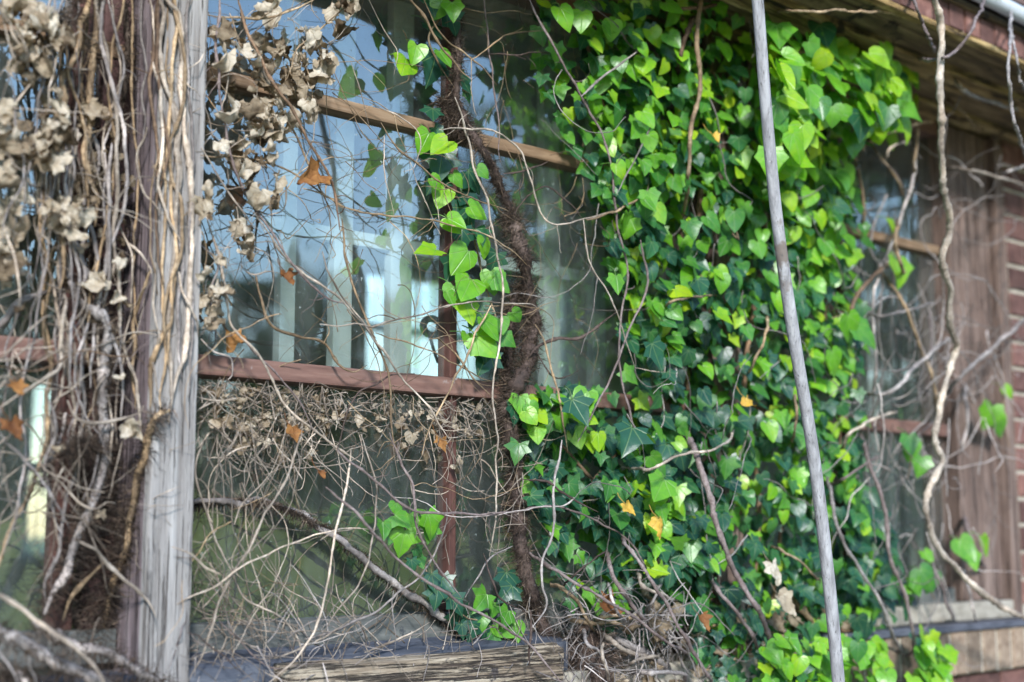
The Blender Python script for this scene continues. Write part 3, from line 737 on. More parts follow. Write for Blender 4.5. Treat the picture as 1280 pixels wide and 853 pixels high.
mb.build('roof_slope', 'roof', t, smooth=False)
gp = at(1254, 8, .47)
mb = MB(); xs = np.linspace(-1.6, 5.6, 60); tube(mb, np.stack((xs, np.full(60, gp[1]), gp[2] + .002 * np.sin(xs * 9)), 1), np.full(60, .019), 16)
tag(mb.build('gutter', 'gutter'), 'pale blue-grey gutter pipe along the eave at the upper right corner', 'gutter')

# --------------------------------------------------------------- leaning pole
mb = MB(); 
P = spline([at(936, -120, .66), at(947, 0, .64), at(958, 140, .62), at(972, 280, .60), at(993, 425, .575), at(1016, 563, .55), at(1033, 700, .53), at(1047, 840, .51), at(1060, 1010, .49), at(1090, 1370, .46)], 10)
P = resample(P, .01); q = np.linspace(0, 1, len(P)); tube(mb, P, (.0100 + .0032 * q) * (1 + snoise(len(P), 20, RNG, .02)), 16)
tag(mb.build('pole', 'pole'), 'smooth grey weathered pole leaning in front of the ivy', 'pole')
# ================================================================== CREEPERS, TWIGS AND IVY
def creeper(name, label, cat, stems, group=None, extra=None):
    """stems: (tile, points, radius in photo px, d, material[, options]); one stem -> the thing is that mesh."""
    if len(stems) == 1 and not extra:
        ti, pts, r, d, m = stems[0][:5]; kw = stems[0][5] if len(stems[0]) > 5 else {}
        mb = MB(); stem_mb(mb, px(ti, pts), r, d, **kw)
        return tag(mb.build(name, m), label, cat, group)
    P0 = None; built = []
    for s in stems:
        ti, pts, r, d, m = s[:5]; kw = dict(s[5]) if len(s) > 5 else {}
        mb = MB(); P = stem_mb(mb, px(ti, pts), r, d, **kw); built.append((mb, m, P))
    lows = min((b[2] for b in built), key=lambda p: p[:, 2].min()); base = lows[np.argmin(lows[:, 2])]
    t = empty(name, base, label, cat, group)
    for mb, m, P in built: mb.build('stem', m, t)
    t_paths[t.name] = [b[2] for b in built]
    return t
t_paths = {}

def dpost(x, y):
    return float(np.clip((x - 138) / 52 * .1, 0.0, .112)) + .010
def dp(off):
    return lambda x, y: dpost(x, y) + off

# ---- the creeper on the left post
post = creeper('post_creeper', 'tangle of dead creeper stems climbing the silvery left post', 'creeper', [
    ('D1', [(960, -60), (985, 10), (1010, 100), (985, 260), (1005, 420), (1020, 540), (1070, 640), (1105, 760), (1095, 890), (1110, 1000), (1115, 1150), (1100, 1300)], 3.6, dp(.0), 'pale'),
    ('D1', [(1000, -60), (1035, 10), (1100, 80), (1110, 250), (1135, 380), (1120, 520), (1140, 700), (1150, 850), (1165, 1050), (1180, 1250), (1185, 1450), (1170, 1600), (1165, 1800), (1155, 2000), (1130, 2180), (1090, 2320), (1060, 2450)], 4.2, dp(.0), 'pale'),
    ('D1', [(905, -60), (920, 20), (950, 150), (955, 290)], 1.8, dp(.0), 'pale'),
    ('D1', [(930, 300), (960, 430), (985, 530), (995, 700), (1000, 850), (990, 1030), (980, 1130), (1020, 1290), (1070, 1410), (1110, 1480), (1120, 1520)], 2.3, dp(.003), 'pale'),
    ('D3', [(1085, -60), (1060, 150), (1045, 300), (1000, 380), (960, 500), (930, 600), (925, 760), (920, 850)], 3.8, dp(.002), 'tan'),
    ('D4', [(1040, 20), (970, 50), (920, 150), (890, 300), (845, 400), (820, 600), (800, 700), (790, 850), (745, 970), (690, 1110), (650, 1260), (630, 1370), (640, 1500)], 4.8, dp(.006), 'tan'),
    ('D1', [(865, -40), (870, 80), (880, 250), (900, 400), (880, 560), (890, 740), (890, 850)], 1.8, dp(.0), 'grey'),
    ('D2', [(900, -60), (870, 20), (840, 100), (850, 230), (890, 350), (950, 430), (1005, 490)], 2.0, dp(.006), 'pale'),
    ('D1', [(610, 400), (660, 520), (710, 640), (740, 720), (800, 780), (880, 850)], 1.5, .07, 'pale'),
    ('D1', [(600, -60), (600, 30), (595, 200), (575, 400), (560, 560), (545, 700), (540, 850), (520, 980), (555, 1130), (600, 1230), (580, 1390)], 4.8, .085, 'tan'),
    ('D3', [(430, 60), (500, 180), (580, 250), (640, 300), (650, 420), (640, 500), (630, 650), (630, 850), (640, 1140), (600, 1320), (560, 1440), (510, 1560), (450, 1700), (400, 1840), (340, 1960), (270, 2110)], 6.6, .088, 'grey'),
    ('D1', [(560, -60), (550, 0), (530, 70), (485, 140), (490, 270), (450, 400), (390, 480), (385, 650), (380, 750), (385, 900), (340, 1000), (330, 1090), (290, 1260), (360, 1390), (380, 1540), (385, 1690), (370, 1780)], 4.0, .085, 'tan'),
    ('D1', [(480, -40), (485, 90), (430, 125), (340, 100)], 1.9, .075, 'grey'),
    ('D1', [(395, 130), (370, 280), (370, 420), (330, 560)], 2.0, .06, 'tan'),
    ('D1', [(520, 290), (550, 330), (500, 420), (530, 490), (525, 590)], 1.8, .066, 'tan'),
    ('D1', [(770, -40), (780, 150), (790, 300), (760, 420), (770, 560), (740, 700), (760, 850)], 4.0, dp(.0), 'fur'),
    ('D3', [(-60, 370), (0, 320), (130, 190), (250, 130), (340, 115)], 5.5, .035, 'grey'),
    ('D3', [(260, 80), (330, 100), (420, 120), (500, 170)], 2.6, .07, 'pale'),
    ('D3', [(390, 140), (405, 200), (370, 320), (370, 470), (370, 570), (310, 640), (180, 720), (0, 840), (-60, 870)], 2.6, .10, 'pale'),
    ('D3', [(-60, 560), (0, 540), (120, 430), (230, 330), (290, 280), (355, 290)], 1.8, .11, 'pale'),
    ('D3', [(-60, 560), (0, 550), (80, 540), (180, 460), (270, 400)], 2.0, .11, 'pale'),
    ('D3', [(-60, 570), (0, 580), (100, 600), (230, 610), (330, 570), (480, 490), (560, 485), (700, 520), (830, 530), (920, 590)], 1.2, (.08, .10, .12, .13), 'brown'),
    ('D2', [(690, 625), (790, 670), (880, 730), (930, 810), (935, 850)], 2.3, dp(.012), 'pale'),
    ('D2', [(480, -40), (475, 0), (450, 130), (425, 250), (420, 320), (430, 410)], 1.8, .10, 'pale'),
    ('D2', [(200, 500), (240, 580), (310, 640), (365, 720)], 1.5, .09, 'pale'),
    ('D2', [(480, 420), (520, 500), (570, 620), (590, 750), (600, 850), (620, 960), (650, 1040)], 2.8, .08, 'grey'),
    ('D3', [(930, -20), (890, 90), (850, 200), (820, 320), (830, 450), (815, 600), (830, 760), (820, 850)], 2.6, dp(.004), 'tan'),
    ('D3', [(960, -60), (950, 100), (950, 250), (970, 400), (930, 500), (950, 640), (970, 740), (1030, 775)], 1.6, dp(.006), 'pale'),
    ('D3', [(1100, 0), (1120, 100), (1170, 230), (1210, 310), (1220, 400)], 2.5, .125, 'pale'),
    ('D3', [(750, 330), (740, 500), (690, 640), (660, 760), (650, 850)], 2.0, .09, 'grey'),
    ('D3', [(900, 430), (830, 490), (760, 570)], 1.7, .11, 'purple'),
    ('D4', [(410, -40), (450, 50), (530, 90), (650, 90), (760, 60), (850, 20), (880, -20)], 2.5, .11, 'pale'),
    ('D4', [(0, 150), (60, 230), (140, 290), (210, 370), (270, 480), (350, 600), (440, 740)], 1.8, .09, 'grey'),
    ('D4', [(320, -40), (340, 60), (340, 170), (290, 300), (275, 400), (310, 560), (340, 680), (390, 780)], 2.5, .075, 'grey'),
    ('D4', [(400, 20), (370, 170), (300, 380), (250, 490)], 3.5, .07, 'grey'),
    ('D4', [(330, 400), (400, 480), (470, 560), (580, 625), (660, 580), (710, 590)], 1.6, .10, 'pale'),
    ('D4', [(650, 60), (640, 100), (600, 300), (570, 430), (510, 570)], 1.8, .10, 'grey'),
    ('D4', [(490, 100), (485, 250), (475, 480)], 1.3, .10, 'pale'),
    ('D4', [(760, 180), (720, 350), (690, 500), (670, 570)], 1.3, .11, 'pale'),
    ('D4', [(540, 110), (600, 240), (690, 340)], 1.6, .10, 'pale'),
    ('D4', [(410, 300), (440, 250), (520, 235), (600, 225)], 1.6, .095, 'pale'),
    ('D5', [(640, 120), (560, 200), (490, 270), (440, 340), (380, 470)], 3.8, .07, 'tan'),
    ('D5', [(480, -20), (510, 0), (590, 50), (680, 130), (760, 210), (850, 290), (920, 360), (965, 460)], 2.7, .135, 'pale'),
    ('D5', [(620, 450), (570, 530), (550, 620)], 1.6, .10, 'pale'),
    ('D5', [(845, -20), (830, 110), (875, 170)], 1.3, dp(.01), 'pale'),
    ('D4', [(930, 560), (960, 550), (1040, 510), (1110, 475)], 1.4, .125, 'pale'),
    ('D4', [(900, 640), (940, 610), (1040, 600), (1130, 605)], 1.1, .125, 'pale'),
    ('D5', [(1140, 470), (1110, 560), (1070, 640), (1030, 760)], 1.2, .122, 'purple'),
    ('D1', [(1190, 0), (1160, 50), (1130, 80)], 1.7, .125, 'pale'),
    ('D1', [(1120, 265), (1200, 285), (1250, 300)], 1.2, .118, 'pale'),
    ('D1', [(1255, 320), (1220, 390), (1150, 430)], 2.0, .125, 'pale'),
    ('D1', [(1150, 430), (1160, 530), (1240, 600)], 1.5, .122, 'pale'),
    ('D1', [(1240, 670), (1170, 710), (1160, 830)], 1.6, .122, 'pale'),
    ('P', [(214, 110), (221, 200), (219, 300), (211, 400), (215, 480), (211, 530)], 3.2, dp(.0), 'pale'),
    ('P', [(236, -10), (233, 60), (240, 180), (237, 300), (241, 420), (234, 500)], 2.2, dp(.0), 'grey'),
    ('P', [(203, 150), (206, 260), (203, 350), (207, 430), (199, 520)], 2.0, dp(.0), 'tan'),
    ('P', [(226, 250), (228, 330), (222, 400), (226, 470)], 3.0, dp(.0), 'grey'),
    ('P', [(166, -10), (164, 120), (172, 220), (166, 330), (174, 420)], 1.8, dp(.0), 'tan'),
    ('D1', [(1020, 450), (1060, 390), (1100, 360)], 1.8, .122, 'tan'),
    ('D1', [(980, 540), (1040, 550), (1085, 575)], 1.6, .122, 'tan'),
])
rs = np.random.default_rng(77)
for k in range(27):                                        # the many thin stems twisted together beside the post
    x0 = rs.uniform(52, 150); x1 = x0 + rs.normal(0, 14) - (18 if k % 3 == 0 else 0); y0 = rs.choice((-20, -20, 60, 180, 300)); y1 = y0 + rs.uniform(260, 620)
    ys = np.arange(y0, min(y1, 800), 34.0); xs = np.interp(ys, (ys[0], ys[-1]), (x0, x1)) + np.cumsum(rs.normal(0, 3.6, len(ys))) + rs.uniform(4, 13) * np.sin(ys / rs.uniform(26, 70) + rs.uniform(0, 6)) - np.clip(ys - 580, 0, 200) * .22
    if len(ys) < 4: continue
    mb = MB(); stem_mb(mb, list(zip(xs, ys)), rs.uniform(1.1, 3.0), float(rs.uniform(.04, .105)), tend=3)
    mb.build('stem', rs.choice(('grey', 'tan', 'pale', 'brown', 'grey', 'pale')), post)
for k in range(5):                                         # flat stems clinging to the face of the post
    x0 = 190 + k * 8.6 + rs.normal(0, 2); ys = np.arange(-20, rs.uniform(230, 520), 34.0); xs = np.clip(x0 + np.cumsum(rs.normal(0, 2.6, len(ys))) + 6 * np.sin(ys / rs.uniform(30, 60) + rs.uniform(0, 6)) - ys * .02, 188, 246)
    mb = MB(); stem_mb(mb, list(zip(xs, ys)), rs.uniform(1.2, 3.0), .122, tend=2); mb.build('stem', rs.choice(('tan', 'grey', 'brown', 'purple')), post)
PP = t_paths[post.name]
mb = MB()
for k, n in ((15, 500), (9, 400), (10, 1500), (5, 1300), (12, 300), (40, 1100), (34, 300)):
    fur(mb, PP[k], n, (.008, .030), .00055, spread=.008)
for (ax_, ay_, bx_, by_, n) in ((105, 120, 125, 230, 1500), (90, 240, 120, 330, 900), (128, 360, 125, 500, 2000), (130, 500, 118, 640, 2200), (118, 600, 150, 700, 2000), (110, 640, 70, 760, 2600), (125, 690, 120, 790, 1700), (150, 250, 150, 330, 500), (80, 740, 110, 800, 900)):
    P = path3([(ax_, ay_), ((ax_ + bx_) / 2 + 5, (ay_ + by_) / 2), (bx_, by_)], .025)
    fur(mb, P, n // 3, (.010, .036), .00055, spread=.030)
tag(mb.build('root_hair', 'fur', post), kind='stuff')

mb = MB()
for (x, y) in scatter([(95, 130), (165, 140), (165, 330), (150, 500), (100, 480), (80, 330)], 44):
    n_, t_ = leaf_dirs(RNG, .2, .6)
    put_leaf(mb, at(x, y, max(dpost(x, y) + .005, .05) + RNG.uniform(0, .03)), RNG.uniform(.016, .034), n_, t_, RNG.uniform(.05, .6), 'soft', dead=True)
for (x, y, s, tn) in ((108, 352, .042, .8), (130, 350, .03, .75), (152, 325, .024, .9), (148, 370, .030, .8), (112, 130, .04, .5), (150, 470, .018, .85), (155, 530, .036, .85), (125, 640, .02, .5), (160, 545, .026, .4), (72, 560, .03, .6)):
    n_, t_ = leaf_dirs(RNG, .3, .3)
    put_leaf(mb, at(x, y, .095 if x < 150 else .12), s, n_, t_, tn, 'soft', dead=True, rng=RNG)
mb.build('dry_foliage', 'dry', post)

# ---- thick roots at the foot of the post
roots = creeper('creeper_root', 'thick grey creeper roots lying across the bottom left corner', 'root', [
    ('D5', [(-200, 440), (0, 540), (120, 580), (260, 660), (380, 750), (520, 800), (650, 850), (760, 920)], 9.5, .17, 'grey'),
    ('D5', [(200, 500), (330, 560), (480, 620), (640, 660), (780, 740), (900, 800), (1000, 850), (1060, 900)], 6.5, .145, 'grey'),
    ('D5', [(-100, 740), (60, 790), (160, 850), (260, 930)], 6.0, .16, 'grey'),
    ('D5', [(-40, 600), (0, 670), (50, 750), (90, 850), (120, 930)], 2.0, .21, 'grey'),
    ('D5', [(180, 700), (185, 780), (220, 870)], 2.2, .20, 'grey')])
mb = MB()
for P, n in zip(t_paths[roots.name], (1000, 800, 900)): fur(mb, P, n, (.006, .028), .0006, spread=.012, down=.9)
tag(mb.build('root_hair', 'fur', roots), kind='stuff')
creeper('bare_runner', 'pale bare runner slanting down across the roots at the bottom left', 'twig', [
    ('D5', [(-80, 280), (0, 320), (130, 390), (250, 470), (330, 550), (430, 610), (520, 680), (580, 750), (620, 820), (640, 900)], 3.2, .24, 'pale')])

# ---- left pane: hanging dead leaves
left = creeper('dry_creeper', 'dead creeper with curled tan leaves hanging in front of the left pane', 'creeper', [
    ('A1', [(60, -20), (40, 80), (70, 160), (180, 250), (120, 300), (40, 420), (30, 600)], 1.5, .12, 'pale'),
    ('A1', [(0, 280), (60, 200), (150, 185), (230, 200)], 1.4, .12, 'pale'),
    ('A1', [(30, 260), (50, 380), (60, 500), (90, 640), (20, 800), (0, 900)], 1.5, .14, 'grey'),
    ('A1', [(230, 90), (220, 180), (190, 300), (180, 420)], 1.6, .13, 'pale'),
    ('A1', [(130, 0), (140, 60), (180, 130)], 1.3, .13, 'pale'), ('A1', [(200, 0), (190, 70), (130, 120)], 1.5, .14, 'grey'),
    ('A1', [(20, 570), (60, 590), (120, 680), (180, 665)], 1.1, .12, 'pale'),
    ('A2', [(20, 0), (50, 120), (75, 260), (60, 340)], 1.4, .13, 'pale')])
mb = MB()
for poly, n in (([(0, 0), (45, 0), (90, 40), (60, 60), (55, 95), (0, 60)], 46), ([(0, 65), (60, 60), (65, 80), (40, 95)], 10), ([(0, 135), (60, 140), (85, 170), (70, 205), (0, 205)], 44), ([(0, 220), (26, 220), (22, 330), (0, 350)], 20), ([(55, 250), (110, 240), (105, 290), (60, 290)], 22), ([(60, 95), (75, 90), (80, 150), (60, 160)], 8), ([(0, 200), (20, 210), (20, 420), (0, 420)], 9)):
    for (x, y) in scatter(poly, n):
        n_, t_ = leaf_dirs(RNG, .3, .6)
        put_leaf(mb, at(x, y, RNG.uniform(.06, .15)), RNG.uniform(.020, .042), n_, t_, RNG.uniform(.05, 1.0), 'soft', dead=True)
mb.build('dry_foliage', 'dry', left)

# ---- main pane: the big hanging cluster and its stems
top = creeper('dry_creeper', 'dead creeper with a big bunch of curled leaves beside the post top', 'creeper', [
    ('A1', [(870, -20), (890, 60), (950, 190), (1020, 330), (1080, 420), (1160, 560), (1215, 660), (1240, 760), (1255, 840)], 2.1, .13, 'brown', {'tend': 10}),
    ('A1', [(800, -20), (805, 70), (800, 200), (815, 400), (850, 570), (890, 690), (950, 790), (1000, 860), (1060, 960), (1180, 1080), (1265, 1120)], 1.9, .12, 'purple', {'tend': 10}),
    ('A1', [(840, 50), (880, 150), (930, 250), (1000, 350), (1070, 470), (1120, 580), (1190, 720), (1230, 800)], 1.5, .10, 'tan', {'tend': 12}),
    ('A1', [(750, 60), (880, 70), (1010, 65), (1120, 20), (1170, -10)], 1.5, .11, 'tan', {'tend': 12}),
    ('A1', [(740, 570), (880, 580), (1000, 600), (1100, 650), (1200, 720), (1265, 740)], 1.3, .10, 'tan', {'tend': 12}),
    ('A1', [(735, 540), (800, 640), (900, 780), (960, 860)], 1.3, .12, 'pale', {'tend': 12}),
    ('A1', [(850, 210), (830, 350), (815, 390)], 1.3, .12, 'pale'),
    ('A1', [(1265, 30), (1180, 110), (1100, 180), (1050, 300)], 1.2, .11, 'tan', {'tend': 14}),
    ('A1', [(1000, 640), (1050, 690), (1040, 770), (960, 800)], 1.1, .11, 'pale'),
    ('A2', [(745, 0), (720, 60), (800, 150), (770, 260), (790, 420), (780, 460)], 1.6, .06, 'grey', {'tend': 20}),
    ('A2', [(740, 420), (790, 465), (850, 490), (855, 560), (830, 580)], 1.9, .06, 'grey')])
mb = MB()
for poly, n in (([(258, 20), (300, 10), (345, 40), (370, 60), (405, 95), (395, 145), (350, 170), (320, 165), (290, 100)], 50), ([(350, 60), (405, 75), (400, 140), (345, 150)], 26), ([(290, 130), (345, 120), (350, 170), (300, 170), (265, 155)], 18),
                ([(265, 170), (325, 175), (355, 200), (340, 260), (310, 240), (285, 200)], 26), ([(322, 0), (350, 0), (340, 34)], 5), ([(365, 25), (410, 55), (415, 80), (395, 75)], 7), ([(248, 230), (262, 230), (262, 262), (250, 262)], 4), ([(245, 330), (275, 360), (270, 420), (250, 400)], 16), ([(285, 270), (310, 280), (305, 320), (290, 310)], 6), ([(400, 0), (470, 0), (450, 20), (420, 35)], 7)):
    for (x, y) in scatter(poly, n):
        n_, t_ = leaf_dirs(RNG, .3, .6)
        put_leaf(mb, at(x, y, RNG.uniform(.05, .14)), RNG.uniform(.020, .044), n_, t_, RNG.uniform(.05, 1.0), 'soft', dead=True)
for (x, y, s, tn) in ((330, 3, .04, 1.), (385, 38, .035, .98), (409, 66, .026, .8), (327, 240, .04, .75), (272, 322, .034, .7)):
    n_, t_ = leaf_dirs(RNG, .2, .25); put_leaf(mb, at(x, y, .14), s, n_, t_, tn, 'soft', dead=True)
mb.build('dry_foliage', 'dry', top)
mb = MB()
tangle(mb, [(250, 0), (470, 0), (420, 120), (380, 200), (340, 330), (250, 330)], 70, d=(.03, .13), length=(.04, .13), r=(.0004, .0011), down=.2, curl=.5)
tag(mb.build('fine_twigs', 'pale', top), kind='stuff')

TW = 'bare twigs across the main window'
def twig(label, stems, name='twig', cat='twig', group=TW):
    stems = [(q[0], q[1], q[2] * .84) + tuple(q[3:]) for q in stems]
    return creeper(name, label, cat, stems, group)
twig('forked dry stem slanting down over the brown rail left of the black handle', [
    ('A2', [(950, -20), (965, 0), (1030, 100), (1100, 170), (1200, 240), (1265, 290), (1350, 390), (1430, 500), (1500, 590), (1580, 680), (1650, 790)], 1.9, .13, 'pale', {'tend': 10}),
    ('B2', [(75, -20), (80, 0), (110, 190), (160, 330), (200, 420), (245, 520), (262, 620), (265, 740), (290, 860)], 1.9, .12, 'tan', {'tend': 10}),
    ('B2', [(0, 110), (60, 240), (140, 330), (200, 420)], 1.6, .125, 'pale')])
twig('long pale stem from the dead leaves down past the orange scrap to the lower pane', [
    ('A2', [(760, -30), (770, 0), (830, 230), (850, 370), (940, 470), (1000, 570), (1070, 690), (1170, 770), (1265, 840), (1340, 890)], 2.1, .10, 'pale', {'tend': 8}),
    ('A2', [(900, 440), (970, 500), (1050, 590), (1110, 670), (1150, 760)], 1.5, .10, 'purple')])
twig('bent tan branch dipping onto the brown rail in the middle of the pane', [
    ('A2', [(885, 150), (920, 185), (980, 175), (1040, 180)], 1.6, .07, 'pale'), ('A2', [(940, 190), (960, 260), (1000, 370), (1090, 410), (1190, 440), (1240, 510), (1300, 540), (1350, 520)], 2.2, .06, 'tan', {'tend': 6}),
    ('A2', [(1190, 440), (1205, 380), (1150, 330)], 1.2, .06, 'tan')])
twig('brown living shoot curving down from the top to the furry stem', [
    ('B1', [(310, -40), (340, 0), (400, 80), (450, 180), (520, 260), (560, 290)], 2.3, .14, 'tan'), ('B1', [(560, 290), (580, 275), (590, 250)], 1.3, .14, 'dark'),
    ('B1', [(380, 0), (440, 120), (520, 190), (600, 250), (650, 320)], 1.4, .12, 'tan')])
twig('thin dark upright stem right of the furry trunk near the top', [('B1', [(595, -40), (605, 40), (625, 200), (650, 400), (665, 610)], 1.4, .10, 'purple')])
twig('pale whip arching over the ochre glazing bar right of the furry trunk', [
    ('B1', [(435, 483), (530, 470), (640, 485), (720, 540), (760, 620), (790, 720), (850, 820), (1000, 800), (1120, 760), (1220, 710)], 1.4, .14, 'pale', {'tend': 8})])
twig('slim grey runner following the furry trunk down its left side', [
    ('B1', [(495, 360), (545, 500), (560, 620), (610, 720), (630, 830), (660, 970), (672, 1100), (660, 1250), (640, 1440), (650, 1660), (650, 1840), (620, 2040)], 1.7, .135, 'pale', {'tend': 5})])
twig('slender twig falling from the ochre bar across the green sprig', [
    ('B1', [(230, 450), (290, 550), (380, 620), (450, 680), (560, 730), (690, 775)], 1.5, .125, 'tan', {'tend': 12})])
twig('nearly level tan twig under the green sprig left of the furry trunk', [
    ('B1', [(-60, 690), (0, 710), (90, 760), (250, 795), (400, 805), (550, 850), (660, 890), (760, 970)], 1.4, .12, 'tan', {'tend': 12})])
twig('hair-thin white tendril hanging before the upper pane near the post', [
    ('B1', [(180, 0), (240, 120), (285, 200), (270, 280)], .9, .10, 'pale'), ('B1', [(110, 220), (150, 340), (180, 470)], .9, .10, 'pale')])
twig('pair of white tendrils hanging below the ochre bar', [
    ('B1', [(330, 600), (370, 700), (410, 790), (440, 860)], 1.0, .10, 'pale'), ('B1', [(430, 670), (425, 740), (440, 830)], 1.1, .12, 'pale'),
    ('B1', [(235, 500), (240, 640), (270, 800)], 1.0, .10, 'pale'), ('B1', [(180, 380), (330, 450), (370, 530), (350, 610), (310, 640)], 1.0, .10, 'pale')])
twig('thin crossing twigs in front of the blue sky reflection', [
    ('B1', [(520, 30), (620, 45), (720, 40), (790, 60)], 1.1, .10, 'tan'), ('B1', [(560, 220), (650, 150), (720, 120), (840, 112)], 1.2, .11, 'tan', {'tend': 14}),
    ('B1', [(600, 200), (740, 200), (880, 188)], 1.1, .10, 'dark', {'tend': 14}), ('B1', [(720, -20), (735, 60), (760, 110)], 1.0, .09, 'dark')])
twig('dark forked twig arching left of the ivy, below the ochre bar', [
    ('B1', [(720, 790), (740, 740), (830, 690), (900, 740), (960, 800), (980, 850)], 1.4, .11, 'dark'), ('B1', [(740, 740), (735, 680), (760, 600)], 1.0, .11, 'dark'),
    ('B1', [(675, 640), (760, 625), (840, 595)], 1.9, .12, 'dark')])
twig('knobbly dark branch sticking out from the furry trunk toward the ivy', [
    ('B2', [(765, 485), (800, 450), (870, 425), (950, 420), (1030, 370), (1095, 325)], 2.9, (.09, .15), 'dark', {'tend': 6, 'taper': .6}), ('B2', [(940, 420), (975, 440)], 1.6, .13, 'dark')])
twig('zigzag white broken stalk ending in a level tip before the ivy', [
    ('B2', [(970, -10), (995, 150), (1050, 240), (1095, 330), (1120, 420), (1158, 530)], 1.2, .19, 'pale'), ('B2', [(1158, 530), (1210, 535), (1270, 545)], .9, .19, 'pale')])
twig('pale thread-like twig crossing level in front of the handle', [
    ('B2', [(0, 370), (90, 375), (200, 370), (350, 335), (470, 300), (590, 285), (690, 290), (780, 300), (810, 330)], 1.3, .135, 'pale', {'tend': 8})])
twig('straight pale stalk leaning left below the green sprig', [
    ('B2', [(625, 300), (560, 430), (510, 540), (460, 650), (400, 760), (370, 850)], 1.6, .13, 'tan')])
twig('tangled thin twig by the handle ending at the furry trunk', [
    ('B2', [(200, 405), (330, 440), (440, 480), (500, 520), (640, 580)], 1.2, .11, 'tan', {'tend': 14}), ('B2', [(410, 425), (450, 430), (520, 500), (580, 580), (650, 660)], 1.4, .11, 'tan', {'tend': 14})])
twig('dark red stem curving from the brown rail down into the root mat', [
    ('D6', [(1420, 345), (1280, 340), (1180, 390), (1090, 430), (1040, 510), (990, 620), (930, 850)], 1.4, .11, 'dark')])
twig('brown double shoot standing right of the furry trunk in front of leaves', [
    ('B2', [(790, 370), (830, 450), (850, 520), (880, 650), (910, 850)], 1.7, .12, 'tan'), ('B2', [(790, 460), (860, 570), (960, 530)], 1.2, .11, 'dark')])
twig('long bare stem hanging through the upper ivy edge', [
    ('B1', [(760, -20), (830, 120), (870, 200), (960, 350), (1030, 480), (1070, 600), (1080, 720), (1095, 850), (1135, 1010), (1110, 1150), (1100, 1330), (1130, 1480), (1180, 1680)], 1.8, .17, 'purple', {'tend': 4})])
twig('grey twig angling up right inside the upper ivy', [
    ('B1', [(960, 355), (1030, 290), (1110, 230), (1160, 190)], 2.0, .18, 'grey'), ('B1', [(980, 810), (1100, 770), (1210, 710)], 1.8, .18, 'tan'), ('B1', [(1220, 450), (1160, 580), (1090, 720)], 1.5, .19, 'grey')])
twig('grey runner with a kink in the middle of the ivy edge', [
    ('B2', [(1180, 60), (1200, 230), (1130, 400), (1090, 520), (1020, 660), (950, 800)], 1.8, .18, 'purple')])

mb = MB()
tangle(mb, [(250, 60), (600, 20), (620, 470), (250, 440)], 80, d=(.03, .12), length=(.1, .34), r=(.0005, .0012), down=.3, curl=.16, K=4)
tangle(mb, [(600, 0), (760, 0), (780, 440), (640, 470)], 34, d=(.03, .12), length=(.08, .3), r=(.0004, .0009), down=.3, curl=.18, K=4)
tangle(mb, [(240, 480), (700, 500), (700, 800), (240, 820)], 44, d=(.03, .12), length=(.08, .32), r=(.0004, .0009), down=.5, curl=.18, K=4)
tag(mb.build('thin_twigs', 'tan'), 'thread-thin dry tendrils strewn across the main window', 'twigs', kind='stuff')
# lower pane
LOW = 'bare twigs across the lower panes'
twig('pale stem sweeping from the hairy root down left to the sill', [
    ('A3', [(1120, -60), (1090, 0), (1040, 130), (960, 270), (890, 400), (830, 500), (790, 600), (750, 740), (690, 850)], 1.9, .12, 'pale', {'tend': 6})], group=LOW)
twig('wavy grey stem dropping close to the post then curving along the sill', [
    ('A3', [(745, -40), (720, 90), (760, 230), (800, 350), (850, 440), (900, 540), (980, 590), (1060, 640), (1100, 710), (1115, 850)], 1.6, .09, 'pale', {'tend': 6})], group=LOW)
twig('cut pale twig reaching out from the foot of the silvery post', [('A3', [(635, 358), (700, 385), (760, 430), (815, 460)], 2.0, .15, 'pale')], group=LOW)
twig('long thin whip rising from the post foot to the right', [('A3', [(600, 610), (690, 540), (780, 500), (900, 420), (1060, 350), (1180, 310), (1265, 290), (1400, 290)], 1.3, .12, 'pale')], group=LOW)
twig('straight pale stem leaning across the green reflection to the sill', [
    ('A3', [(1290, 0), (1275, 140), (1230, 330), (1210, 470), (1160, 640), (1100, 750), (1000, 850), (960, 900)], 1.9, .14, 'pale', {'tend': 5})], group=LOW)
twig('dark crossed twigs lying low over the sill by the post', [
    ('A3', [(685, 660), (760, 710), (850, 780), (900, 830)], 1.3, .13, 'dark'), ('A3', [(790, 600), (880, 700), (960, 780), (1060, 800), (1200, 770)], 1.2, .10, 'purple', {'tend': 10}), ('A3', [(820, 560), (860, 660), (960, 735), (1080, 740)], 1.3, .09, 'grey')], group=LOW)
twig('pale runner lifting off the sill toward the right', [
    ('A3', [(960, 775), (1080, 740), (1180, 690), (1265, 640), (1310, 615)], 1.6, .12, 'pale'), ('B3', [(160, 745), (280, 700), (400, 630)], 1.9, .11, 'pale')], group=LOW)
twig('grey stem climbing from the sill past the small green sprig', [
    ('B3', [(-60, 700), (0, 680), (180, 610), (300, 520), (380, 450), (430, 360), (460, 270), (470, 180)], 1.8, .10, 'grey', {'tend': 6})], group=LOW)
twig('level whip bowed across the lower panes and over the furry trunk', [
    ('B3', [(55, 0), (140, 60), (240, 140), (330, 215), (520, 232), (700, 230), (860, 205), (990, 250), (1100, 310), (1180, 400), (1265, 560)], 1.8, .16, 'purple', {'tend': 5})], group=LOW)
twig('purplish stem dropping beside the small green sprig', [
    ('B3', [(260, -60), (280, 0), (330, 120), (350, 220), (365, 300), (430, 420), (515, 545)], 2.0, .13, 'purple', {'tend': 5})], group=LOW)
twig('long smooth diagonal stem ending below the rotten sill edge', [
    ('B3', [(20, 130), (100, 200), (200, 300), (270, 390), (400, 490), (520, 560), (640, 630), (760, 710), (840, 800), (900, 870)], 2.3, .19, 'purple')], group=LOW)
